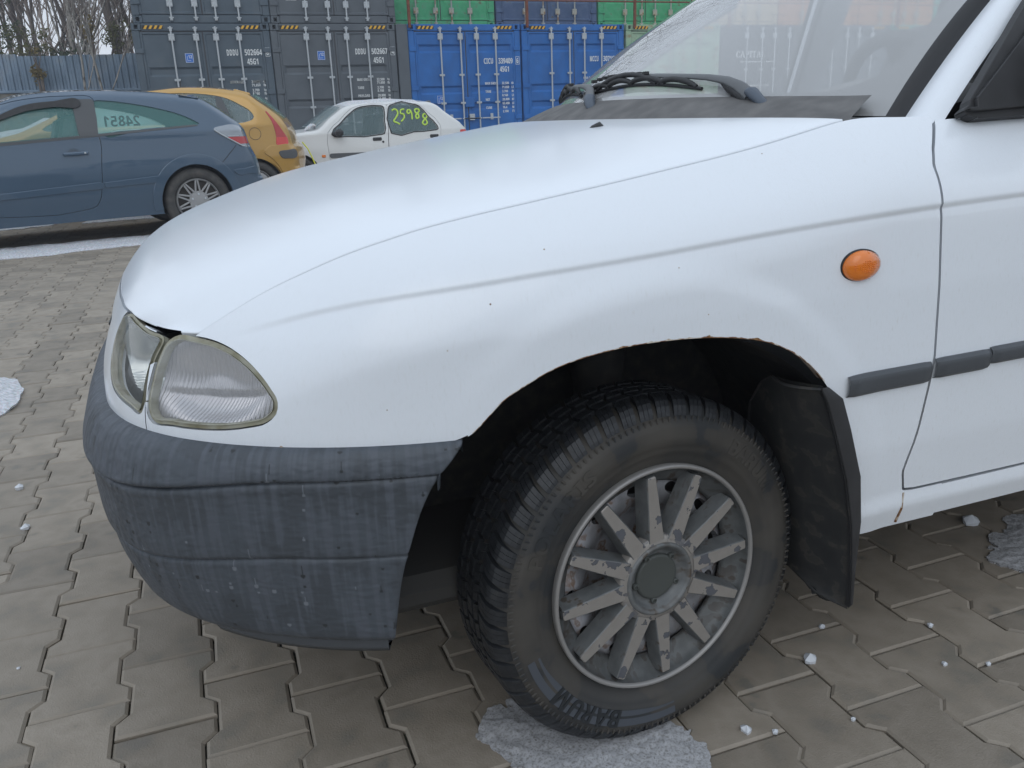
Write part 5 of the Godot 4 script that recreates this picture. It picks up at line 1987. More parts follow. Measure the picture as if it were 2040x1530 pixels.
func seats(o: Node3D, xs: Array, width: float, m: Material, lean := -.3, h := 1.0):
	for x in xs:
		for z in [-width * .28, -width * .72]:
			var s := Solid.new()
			s.box(Vector3(x, h - .15, z), Vector3(.13, .62, .46), .05, Basis.from_euler(Vector3(0, 0, lean)))
			s.box(Vector3(x - lean * .35, h + .24, z), Vector3(.09, .17, .26), .04, Basis.from_euler(Vector3(0, 0, lean)))
			part("seat", s.mesh(), m, o)
	var f := Solid.new()
	f.box(Vector3((xs[0] + xs[-1]) / 2, .42, -width / 2), Vector3(2.4, .1, width - .3), .02)
	part("cabin_floor", f.mesh(), M.carpet, o)

func build_parked_cars():
	var m := mat("blue_paint", lin(0.052, 0.092, 0.142), 0.35, 0.3)
	coat(m, 1.0, 0.03)
	m = mat("gold_paint", lin(0.46, 0.26, 0.050), 0.38, 0.35)
	coat(m, 1.0, 0.04)
	m = mat("far_tyre", Color.WHITE, 0.8)
	m.albedo_texture = noise(0.02, [[0.2, lin(0.035, 0.035, 0.034)], [0.8, lin(0.075, 0.070, 0.064)]], 128, 121)
	tri(m, 3.0)
	mat("far_alloy", lin(0.33, 0.33, 0.33), 0.4, 0.4)
	pane("teal_glass", Color(0.40, 0.66, 0.64, 0.34), 0.0)
	m = pane("pale_backlit_glass", Color(0.45, 0.78, 0.72, 0.30), 0.0)  # pale tint and backlight stand in for bright daylight beyond the far window
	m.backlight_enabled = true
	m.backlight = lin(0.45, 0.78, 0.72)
	pane("grey_glass", Color(0.42, 0.53, 0.54, 0.42), 0.0)
	m = mat("red_lamp", lin(0.42, 0.012, 0.014), 0.2)
	coat(m, 1.0, 0.03)
	m = mat("bright_red_lamp", lin(0.62, 0.02, 0.014), 0.2)
	coat(m, 1.0, 0.03)
	m = mat("clear_lamp", lin(0.30, 0.33, 0.36), 0.15, 0.5)
	coat(m, 1.0, 0.03)
	mat("grey_trim", lin(0.085, 0.09, 0.095), 0.6)
	mat("paint_mark", lin(0.50, 0.72, 0.09), 0.6)
	mat("red_mark", lin(0.30, 0.12, 0.11), 0.7)
	mat("pale_seat", lin(0.20, 0.22, 0.23), 0.9)
	mat("strap", lin(0.62, 0.62, 0.05), 0.6)
	blue_car()
	gold_car()
	white_hatch()

func blue_car():
	var o := thing("blue_car", "dark blue three door car with silver spoked wheels, nearest of the parked cars", "car", Vector3(-.533, 0, -7.963), deg_to_rad(12))
	var k := CarShape.new()
	k.outline = smooth(pts([-3.2, .55, -3.18, .74, -2.95, .84, -2.45, .915, -2.1, .96, -1.90, 1.08, -1.70, 1.195, -1.533, 1.267, -1.405, 1.313, -1.219, 1.342, -.969, 1.356, -.646, 1.356, -.30, 1.338, .031, 1.305, .14, 1.285, .30, 1.19, .455, 1.077, .52, 1.035, .565, .98, .600, .87, .622, .80, .680, .69, .705, .565, .70, .40, .66, .28, .4, .225, -.375, .218, -1.735, .205, -2.9, .20, -3.15, .3]), true, 3)
	k.box = box_of(k.outline)
	k.belt = .97
	k.width = 1.72
	k.tumble = .30
	k.ends = Vector2(-3.2, .72)
	var fwin := smooth(pts([-1.95, .905, -1.598, .925, -1.2, .951, -.935, .968, -.882, 1.0, -.872, 1.2, -.88, 1.272, -1.108, 1.272, -1.359, 1.241, -1.552, 1.165, -1.80, 1.03]), true, 3)
	var qwin := smooth(pts([-.777, 1.272, -.70, 1.271, -.50, 1.245, -.236, 1.189, -.050, 1.130, .075, 1.065, .115, 1.036, .06, 1.029, -.4, 1.010, -.809, .985, -.815, 1.0, -.80, 1.13]), true, 3)
	var door := smooth(pts([-2.0, .90, -1.75, 1.16, -1.536, 1.251, -1.225, 1.306, -.95, 1.316, -.828, 1.314, -.792, 1.296, -.782, 1.24, -.795, 1.12, -.812, .991, -.797, .921, -.82, .72, -.854, .503, -.875, .418, -.922, .340, -1.032, .310, -1.717, .300, -2.02, .31, -2.08, .5]), true, 3)
	var lamp := smooth(pts([.229, .981, .332, 1.014, .433, 1.022, .51, 1.0, .552, .945, .585, .87, .600, .805, .506, .813, .361, .894, .249, .958]), true, 3)
	var wheels := [Vector2(0, .316), Vector2(-2.61, .316)]
	var cup_o := circle(-1.035, .822, .066, .038, 26)
	car_shell(o, k, M.blue_paint, [fwin, qwin], [door], wheels, [lamp, cup_o], .316, .352)
	# black pillar between the windows, glass set back a little
	var cols := [[fwin, "teal_glass"], [qwin, "teal_glass"]]
	for c in cols:
		var g := patch_of(k, c[0], 26, -.012)
		part("side_window", mesh_of(g), M[c[1]], o)
		part("side_window", mesh_of(mirrored(g, -k.width / 2)), M.teal_glass if c[0] == fwin else M.pale_backlit_glass, o)
	var post := patch_of(k, pts([-.965, .962, -.805, .980, -.79, 1.12, -.785, 1.285, -.965, 1.285]), 12, .002)
	both("door_post", join([post, flange(post, .02)]), M.grey_trim, o, k.width)
	var visor := patch_of(k, smooth(pts([-1.70, 1.09, -1.552, 1.165, -1.359, 1.241, -1.108, 1.272, -.90, 1.274, -.90, 1.235, -1.108, 1.225, -1.359, 1.19, -1.6, 1.11]), true, 3), 26, .016)
	both("wind_deflector", join([visor, flange(visor, .012)]), M.black_plastic, o, k.width)
	var bl := patch_of(k, pts([-1.95, .885, -.80, .957, .112, 1.022, .112, 1.036, -.80, .978, -1.95, .908]), 30, .004)
	both("window_trim", join([bl, flange(bl, .01)]), M.grey_trim, o, k.width)
	# rear lamp: clear above, dark red below, bright edge
	var l1 := patch_of(k, lamp, 26, .004)
	var red := clip(l1, func(q, _p): return .905 - q.y - .08 * smoothstep(.36, .30, q.x))
	red = clip(red, func(q, _p): return q.y - .835 + .09 * smoothstep(.40, .5, q.x) * 0.0)
	red = pushed(clip(red, func(q, _p): return q.x - .335), .003)
	both("lamp_lens", join([l1, flange(l1, .01)]), M.clear_lamp, o, k.width)
	both("lamp_red", red, M.red_lamp, o, k.width)
	var st := Solid.new()
	var e := pts([.235, .975, .30, .930, .40, .872, .506, .815, .60, .806])
	var pp := []
	for q in e: pp.append(Vector3(q.x, q.y, flank(k, q.x, q.y) + .008))
	st.tube(pp, [.006, .007, .007, .007, .005], 6)
	var pq := []
	for q in pts([.36, .913, .42, .912, .48, .915]): pq.append(Vector3(q.x, q.y, flank(k, q.x, q.y) + .008))
	st.tube(pq, [.003], 6)
	part("lamp_trim", st.mesh(), M.galv, o)
	# rubbing strips, wheel arch swelling, bumper joint
	for q in [[-2.05, .462, .045, -.835], [-.825, .5, .055, -.37]]:
		var a: float = q[0]
		var b: float = q[3]
		var f := func(x): return lerpf(.475, .545, (x + 1.687) / 1.3)
		var p := patch_of(k, pts([a, f.call(a) - .022, b + .0, f.call(b) - .026, b + (.03 if b > -.5 else 0.0), f.call(b) + .028, a, f.call(a) + .022]), 30, .014)
		both("rubbing_strip", join([p, flange(p, .02, null, .004)]), M.blue_paint, o, k.width)
	for w in wheels:
		var ring := PackedVector2Array()
		for i in 31: ring.append(w + Vector2(cos(lerpf(-.15, PI + .15, i / 30.0)), sin(lerpf(-.15, PI + .15, i / 30.0))) * .353)
		for i in 31: ring.append(w + Vector2(cos(lerpf(PI + .15, -.15, i / 30.0)), sin(lerpf(PI + .15, -.15, i / 30.0))) * Vector2(.425, .442))
		var p := patch_of(k, ring, 60, .014)
		both("wheel_arch_flare", join([p, flange(p, .018, null, .005)]), M.blue_paint, o, k.width)
	var bm := patch_of(k, smooth(pts([.381, .580, .50, .590, .662, .591, .655, .549, .54, .545, .430, .539]), true, 3), 20, .012)
	both("bumper_strip", join([bm, flange(bm, .015, null, .004)]), M.blue_paint, o, k.width)
	var gap := Solid.new()
	var gp := []
	for i in 7:
		var q := Vector2(.437, .824).lerp(Vector2(.222, .622), i / 6.0)
		gp.append(Vector3(q.x, q.y, flank(k, q.x, q.y) - .0005))
	gap.tube(gp, [.0035], 6)
	part("bumper_joint", gap.mesh(), M.seal_rubber, o)
	# handle in a dark cup
	var hz := flank(k, -1.02, .815)
	var cup := patch_of(k, cup_o, 18, 0.0)
	for i in cup.p.size(): cup.p[i].z -= .032 * smoothstep(1.0, .55, Vector2((cup.q[i].x + 1.035) / .066, (cup.q[i].y - .822) / .038).length())
	part("handle_cup", mesh_of(cup), M.blue_paint, o)
	var hd := Solid.new()
	hd.box(Vector3(-1.02, .814, hz + .022), Vector3(.215, .030, .022), .009, Basis(Vector3(0, 0, 1), .03))
	part("door_handle", hd.mesh(), M.blue_paint, o)
	var kh := Solid.new()
	kh.lathe([[.009, .0], [.009, .004], [0, .005]], 12)
	part("lock", kh.mesh(), M.galv, o, Vector3(-.945, .818, hz + .033))
	# tailgate glass with spoiler over it
	var rg := grid(steps(0, 1, 8), steps(-.86, .86, 12), func(v, t):
		var p := Vector2(.17, 1.268).lerp(Vector2(.47, 1.068), v)
		var half := k.width / 2 + flank(k, p.x, p.y)
		return Vector3(p.x + .016 + .03 * (1 - t * t) * (1 + v), p.y + .016 + .035 * (1 - t * t), -k.width / 2 + t * half), func(v, t): return Vector2(v, t), func(_p): return Vector3(1, 1, 0))
	part("rear_screen", mesh_of(join([rg, flange(rg, .02)])), M.grey_glass, o)
	var sp := grid(steps(0, 1, 6), steps(-1, 1, 14), func(v, t):
		var half := k.width / 2 + flank(k, .0, 1.30) + .02
		return Vector3(lerpf(-.02, .205 - .05 * t * t, v), 1.308 - .004 * v - .03 * t * t * v + .03 * (1 - t * t), -k.width / 2 + t * half), func(v, t): return Vector2(v, t), func(_p): return Vector3(0, 1, 0))
	part("roof_spoiler", mesh_of(join([sp, flange(sp, .035, null, .006)])), M.blue_paint, o)
	for w in wheels: road_wheel(o, Vector3(w.x, w.y, 0), .316, "mesh", k.width)
	seats(o, [-1.05], k.width, M.grey_trim)
	var dash := Solid.new()
	dash.box(Vector3(-1.95, .82, -.86), Vector3(.35, .25, 1.4), .08)
	part("dashboard", dash.mesh(), M.grey_trim, o)
	# red number daubed on the far rear window, seen from behind through the car
	var lt := part("window_number", letters("24851", .115, 1.0, "Droid Sans", true, .004, .36), M.red_mark, o)
	lt.transform = Transform3D(Basis.from_euler(Vector3(-0.28, PI, 0)), Vector3(-.16, 1.052, -k.width + .082))

func gold_car():
	var o := thing("gold_car", "gold yellow small hatchback with tall red tail lamp, behind the blue car", "car", Vector3(-.124, 0, -9.991), deg_to_rad(-5))
	var k := CarShape.new()
	k.outline = smooth(pts([-3.02, .55, -2.98, .76, -2.7, .92, -2.25, 1.02, -1.95, 1.15, -1.5, 1.345, -1.1, 1.415, -.765, 1.444, -.460, 1.470, -.157, 1.460, .104, 1.428, .300, 1.378, .40, 1.30, .55, 1.185, .655, 1.09, .71, 1.0, .75, .87, .762, .79, .812, .72, .828, .64, .81, .45, .76, .28, .3, .24, -1.5, .22, -2.8, .22]), true, 3)
	k.box = box_of(k.outline)
	k.belt = 1.02
	k.width = 1.66
	k.tumble = .26
	k.ends = Vector2(-3.02, .84)
	var win := smooth(pts([-2.0, 1.045, -1.5, 1.05, -.564, 1.056, .127, 1.046, .236, 1.054, .348, 1.110, .335, 1.152, .199, 1.261, .031, 1.346, -.167, 1.388, -.469, 1.410, -.9, 1.40, -1.35, 1.33, -1.7, 1.20]), true, 3)
	var lamp := smooth(pts([.472, 1.199, .569, 1.088, .663, .938, .716, .835, .712, .784, .65, .776, .579, .776, .581, .877, .547, 1.061]), true, 3)
	var wheels := [Vector2(.275, .30), Vector2(-2.19, .30)]
	car_shell(o, k, M.gold_paint, [win], [], wheels, [lamp], .30, .338)
	both("side_window", patch_of(k, win, 34, -.008), M.grey_glass, o, k.width)
	var post := patch_of(k, pts([-.06, 1.05, .08, 1.05, .10, 1.10, .045, 1.215, -.005, 1.352, -.07, 1.365]), 12, .004)
	both("window_post", join([post, flange(post, .01)]), M.grey_trim, o, k.width)
	for x in [-.72]:
		var p2 := patch_of(k, pts([x - .05, 1.055, x + .04, 1.055, x + .02, 1.405, x - .04, 1.405]), 8, .004)
		both("window_post", join([p2, flange(p2, .01)]), M.grey_trim, o, k.width)
	var l := patch_of(k, lamp, 24, .006)
	var up := clip(l, func(q, _p): return q.y - .868)
	var lo := pushed(clip(l, func(q, _p): return .866 - q.y), .001)
	both("tail_lamp", join([up, flange(up, .012)]), M.red_lamp, o, k.width)
	both("brake_lamp", join([lo, flange(lo, .012)]), M.bright_red_lamp, o, k.width)
	var bm := patch_of(k, smooth(pts([.425, .69, .484, .762, .60, .772, .738, .774, .79, .73, .815, .672, .80, .46, .74, .40, .64, .38, .615, .45, .56, .56, .48, .65]), true, 3), 40, .012)
	bm = clip(bm, outside(circle(.275, .30, .34, .34)))
	both("rear_bumper", join([bm, flange(bm, .02, null, .005)]), M.gold_paint, o, k.width)
	var pl := patch_of(k, smooth(pts([.597, .692, .70, .708, .80, .712, .815, .66, .805, .628, .70, .615, .63, .625]), true, 3), 20, .024)
	both("bumper_pad", join([pl, flange(pl, .015, null, .004)]), M.grey_trim, o, k.width)
	var fu := Solid.new()
	var fp := []
	for i in 25:
		var q := Vector2(.335 + cos(TAU * i / 24) * .068, .918 + sin(TAU * i / 24) * .070)
		fp.append(Vector3(q.x, q.y, flank(k, q.x, q.y)))
	fu.tube(fp, [.003], 5)
	part("fuel_flap_joint", fu.mesh(), M.seal_rubber, o)
	var rg := grid(steps(0, 1, 10), steps(-.82, .82, 12), func(v, t):
		var p := Vector2(.335, 1.352).lerp(Vector2(.672, 1.062), v)
		var half := k.width / 2 + flank(k, p.x, p.y)
		return Vector3(p.x + .016 + .05 * (1 - t * t), p.y + .018 + .03 * (1 - t * t) + .02 * sin(PI * v), -k.width / 2 + t * half), func(v, t): return Vector2(v, t), func(_p): return Vector3(1, 1, 0))
	part("rear_screen", mesh_of(join([rg, flange(rg, .02)])), M.teal_glass, o)
	var sp := Solid.new()
	sp.box(Vector3(.235, 1.405, -k.width / 2), Vector3(.20, .035, 1.06), .014, Basis(Vector3(0, 0, 1), -.28))
	part("roof_spoiler", sp.mesh(), M.gold_paint, o)
	var an := Solid.new()
	an.tube([Vector3(-.47, 1.48, -.35), Vector3(-.445, 1.57, -.35)], [.006, .003], 6)
	an.box(Vector3(-.48, 1.475, -.35), Vector3(.05, .02, .03), .006)
	part("aerial", an.mesh(), M.black_plastic, o)
	for w in wheels: road_wheel(o, Vector3(w.x, w.y, 0), .30, "plain", k.width)
	seats(o, [-1.0, -.1], k.width, M.pale_seat, -.3, 1.1)
	var hs := grid(steps(-2.75, -1.92, 30), steps(-.86, .86, 18), func(x, t):
		var y: float = along([-2.98, .76, -2.7, .92, -2.25, 1.02, -1.95, 1.15, -1.7, 1.26], x)
		var half := k.width / 2 + flank(k, x, y)
		var th := .045 * smoothstep(-2.75, -2.6, x) * smoothstep(-1.92, -2.02, x) * smoothstep(.86, .7, absf(t)) * (1.0 + .3 * sin(x * 7.0) * sin(t * 5.0))
		return Vector3(x, y + .035 * (1 - t * t) - .004 + th, -k.width / 2 + t * half), func(x, t): return Vector2(x, t), func(_p): return Vector3.UP)
	var bs := thing("bonnet_snow", "snow lying on the gold car's bonnet, glimpsed through the blue car's window", "snow", o.position, o.rotation.y)
	part("snow_sheet", mesh_of(hs), M.snow, bs)
	# tow strap hanging from the tail
	var tw := thing("tow_strap", "yellow strap and tangled wire hanging at the gold car's rear bumper", "strap", Vector3.ZERO)
	var s := Solid.new()
	s.tube([Vector3(.745, .80, -9.87), Vector3(.80, .72, -9.84), Vector3(.845, .60, -9.82), Vector3(.87, .52, -9.80)], [.008], 6)
	part("yellow_strap", s.mesh(), M.strap, tw)
	var wi := Solid.new()
	var rng := RandomNumberGenerator.new()
	rng.seed = 5
	for n in 5:
		var pp := []
		for i in 7: pp.append(Vector3(.88 + rng.randf_range(-.06, .12), .50 - i * .04 + rng.randf_range(-.03, .03), -9.80 + rng.randf_range(-.05, .05)))
		wi.tube(pp, [.008], 6)
	part("wire", wi.mesh(), M.galv, tw)

func white_hatch():
	var o := thing("white_hatchback", "small white five door hatchback with a green number daubed on its window", "car", Vector3(2.165, 0, -11.848), deg_to_rad(2))
	var k := CarShape.new()
	k.outline = smooth(pts([-1.98, .45, -1.97, .62, -1.90, .745, -1.65, .82, -1.342, .880, -1.10, .908, -.945, .925, -.75, 1.075, -.60, 1.175, -.52, 1.225, -.40, 1.262, -.20, 1.280, .196, 1.286, .602, 1.280, .82, 1.268, .92, 1.225, 1.03, 1.130, 1.378, .872, 1.425, .80, 1.475, .72, 1.50, .60, 1.49, .38, 1.42, .25, 0, .22, -1.8, .22]), true, 3)
	k.box = box_of(k.outline)
	k.belt = .87
	k.width = 1.60
	k.tumble = .28
	k.ends = Vector2(-1.98, 1.50)
	k.round_r = 0.045
	var fwin := smooth(pts([-.735, .860, -.60, .995, -.378, 1.174, -.30, 1.212, -.197, 1.231, .030, 1.233, .070, 1.222, .078, 1.195, .060, 1.02, .036, .850, .01, .842, -.555, .832, -.70, .835]), true, 2)
	var rwin := smooth(pts([.168, 1.213, .190, 1.236, .582, 1.233, .625, 1.215, .75, 1.06, .871, .920, .878, .885, .82, .872, .5, .858, .157, .848, .150, .87]), true, 2)
	var fdoor := smooth(pts([-.795, .887, -.60, 1.055, -.40, 1.215, -.25, 1.256, .10, 1.262, .131, 1.255, .115, 1.0, .085, .613, .075, .33, -.77, .32, -.797, .444, -.810, .598]), true, 2)
	var rdoor := smooth(pts([.136, 1.255, .50, 1.256, .62, 1.25, .75, 1.13, .93, .93, .925, .84, .90, .62, .80, .42, .70, .33, .082, .33, .092, .613, .12, 1.0]), true, 2)
	var lamp := smooth(pts([1.262, .852, 1.34, .856, 1.378, .855, 1.415, .80, 1.42, .60, 1.36, .58, 1.31, .70]), true, 2)
	var wheels := [Vector2(-1.265, .285), Vector2(1.13, .285)]
	car_shell(o, k, M.hatch_paint, [fwin, rwin], [fdoor, rdoor], wheels, [lamp], .285, .325)
	both("side_window", patch_of(k, fwin, 26, -.012), M.grey_glass, o, k.width)
	both("side_window", patch_of(k, rwin, 26, -.012), M.grey_glass, o, k.width)
	for w in [fwin, rwin]:
		var rim := patch_of(k, Geometry2D.offset_polygon(w, .016)[0], 34, .003)
		rim = clip(rim, outside(w))
		both("window_rubber", rim, M.seal_rubber, o, k.width)
	var l := patch_of(k, lamp, 18, .005)
	both("tail_lamp", join([l, flange(l, .012)]), M.bright_red_lamp, o, k.width)
	var ws := grid(steps(0, 1, 8), steps(-.9, .9, 14), func(v, t):
		var p := Vector2(-.93, .935).lerp(Vector2(-.53, 1.215), v)
		var half := k.width / 2 + flank(k, p.x, p.y)
		return Vector3(p.x - .014 - .06 * (1 - t * t), p.y + .018 + .035 * (1 - t * t), -k.width / 2 + t * half), func(v, t): return Vector2(v, t), func(_p): return Vector3(-1, 1, 0))
	part("windscreen", mesh_of(join([ws, flange(ws, .01)])), M.grey_glass, o)
	var sp := patch_of(k, pts([-.803, .528, -.5, .531, 0, .537, .08, .54, .08, .585, -.016, .584, -.5, .588, -.803, .591]), 24, .010)
	both("rubbing_strip", join([sp, flange(sp, .01, null, .003)]), M.grey_trim, o, k.width)
	for h in [[-.075, .768], [.815, .778]]:
		var z := flank(k, h[0], h[1])
		var hs := Solid.new()
		hs.box(Vector3(h[0], h[1], z + .004), Vector3(.135, .050, .02), .009)
		part("door_handle", hs.mesh(), M.black_plastic, o)
	var kl := Solid.new()
	kl.lathe([[.017, .0], [.017, .004], [0, .005]], 14)
	part("lock", kl.mesh(), M.black_plastic, o, Vector3(.012, .725, flank(k, .012, .725)))
	var mi := Solid.new()
	mi.box(Vector3(-.655, .875, .075), Vector3(.11, .11, .16), .035)
	mi.box(Vector3(-.70, .862, .0), Vector3(.08, .06, .06), .02)
	part("door_mirror", mi.mesh(), M.black_plastic, o)
	var io := Solid.new()
	io.box(Vector3(-.892, .560, flank(k, -.892, .56) + .003), Vector3(.055, .038, .014), .005)
	part("side_indicator", io.mesh(), M.amber_lens, o)
	# snow on roof and below the windscreen
	var sn := grid(steps(-.50, .70, 40), steps(-.93, .93, 20), func(x, t):
		var half := k.width / 2 + flank(k, x, 1.26)
		var th := .034 * smoothstep(-.50, -.42, x) * smoothstep(.70, .58, x) * smoothstep(.93, .82, absf(t)) * (1.0 + .25 * sin(x * 9.0) * sin(t * 4.0))
		var y := along([-.52, 1.222, -.35, 1.262, -.10, 1.280, .196, 1.284, .602, 1.275, .8, 1.262], x)
		return Vector3(x, y + .035 * (1 - t * t) * smoothstep(.6, .9, y) - .004 + th, -k.width / 2 + t * half), func(x, t): return Vector2(x, t), func(_p): return Vector3.UP)
	var snow := thing("roof_snow", "thin white snow lying on the small white hatchback's roof", "snow", o.position, o.rotation.y)
	part("snow_sheet", mesh_of(sn), M.snow, snow)
	var lump := thing("scuttle_snow", "lumpy snow left at the foot of the white hatchback's windscreen", "snow", o.position, o.rotation.y)
	var ls := Solid.new()
	ls.tube([Vector3(-1.10, .93, -.20), Vector3(-1.05, .955, -.22), Vector3(-.99, .985, -.25), Vector3(-.95, .975, -.28), Vector3(-.92, .955, -.3)], [.01, .03, .04, .03, .01], 8)
	ls.tube([Vector3(-1.02, .975, -.22), Vector3(-.96, 1.0, -.22), Vector3(-.93, .985, -.2)], [.015, .022, .008], 8)
	part("snow_lump", ls.mesh(), M.snow, lump)
	# the number, daubed in yellow green strokes
	var strokes := [
		[.205, 1.165, .25, 1.185, .285, 1.165, .29, 1.12, .25, 1.06, .215, 1.01, .26, .99, .30, .965],
		[.40, 1.18, .345, 1.17, .335, 1.12, .375, 1.11, .385, 1.07, .355, 1.03, .325, 1.005],
		[.50, 1.15, .46, 1.17, .435, 1.14, .45, 1.115, .50, 1.14, .505, 1.09, .50, 1.03],
		[.60, 1.18, .565, 1.17, .565, 1.13, .60, 1.105, .61, 1.06, .575, 1.04, .565, 1.08, .60, 1.115, .63, 1.16, .60, 1.18],
		[.73, 1.10, .69, 1.10, .675, 1.06, .71, 1.025, .725, .965, .685, .945, .655, .97, .69, 1.02, .735, 1.06, .73, 1.10]]
	for sx in strokes:
		var q := smooth(pts(sx), false, 4)
		var pp := []
		for p in q: pp.append(Vector3(p.x, p.y, flank(k, p.x, p.y) - .006))
		var so := Solid.new()
		so.tube(pp, [.0125], 6, .3, Vector3(0, 0, 1))
		part("window_number", so.mesh(), M.paint_mark, o)
	for w in wheels: road_wheel(o, Vector3(w.x, w.y, 0), .285, "plain", k.width)
	seats(o, [.05, .75], k.width, M.grey_trim, -.3, .98)

# ==================================================================== bare trees and scrub behind the fence
func bare_tree(rng: RandomNumberGenerator, h: float, fork: float, spread: float, most := 4) -> Array:
	var trunk := Solid.new()
	var twigs := Solid.new()
	var count := [0]
	var grow := func(me, p: Vector3, d: Vector3, l: float, r: float, depth: int):
		count[0] += 1
		var pp := [p]
		var rr := [r]
		var n := 4 if depth < 2 else 3
		var dd := d
		for i in n:
			dd = (dd + Vector3(rng.randf_range(-.16, .16), rng.randf_range(-.02, .12), rng.randf_range(-.16, .16))).normalized()
			pp.append(pp[-1] + dd * l / n)
			rr.append(lerpf(r, r * .55, float(i + 1) / n))
		(trunk if depth < 2 else twigs).tube(pp, rr, 7 if depth == 0 else (5 if depth == 1 else 3))
		if depth >= most: return
		var kids: int = [7, 5, 4, 3][depth]
		for i in kids:
			var w := rng.randf_range(.25, 1.0) if depth > 0 else rng.randf_range(fork, 1.0)
			var k := clampi(int(w * n), 0, n - 1)
			var at: Vector3 = pp[k].lerp(pp[k + 1], w * n - k)
			var side := Vector3(rng.randf_range(-1, 1), 0, rng.randf_range(-1, 1)).normalized()
			var nd := (dd + side * spread * rng.randf_range(.6, 1.5) + Vector3(0, .15, 0)).normalized()
			me.call(me, at, nd, l * rng.randf_range(.42, .66), maxf(rr[k] * .50, .004), depth + 1)
	grow.call(grow, Vector3.ZERO, Vector3(rng.randf_range(-.08, .08), 1, rng.randf_range(-.08, .08)).normalized(), h, h * .011, 0)
	return [trunk.mesh(), twigs.mesh()]

func leaf_clump(rng: RandomNumberGenerator, size: Vector3, n: int, leaf: float) -> ArrayMesh:
	var s := Solid.new()
	var f := FastNoiseLite.new()
	f.seed = rng.randi()
	f.frequency = 1.6
	var made := 0
	while made < n:
		var v := Vector3(rng.randf_range(-1, 1), rng.randf_range(-1, 1), rng.randf_range(-1, 1))
		if v.length() > 1.0: continue
		var p := v * size
		if f.get_noise_3dv(p * 1.2) < -.05 + .5 * v.length() * v.length() * .6: continue
		var a := Vector3(rng.randf_range(-1, 1), rng.randf_range(-1, .4), rng.randf_range(-1, 1)).normalized() * leaf * rng.randf_range(.6, 1.3)
		var b := a.cross(Vector3(rng.randf_range(-1, 1), rng.randf_range(-1, 1), rng.randf_range(-1, 1))).normalized() * leaf * .3
		s.tri(p - b, p + a, p + b)
		made += 1
	return s.mesh()

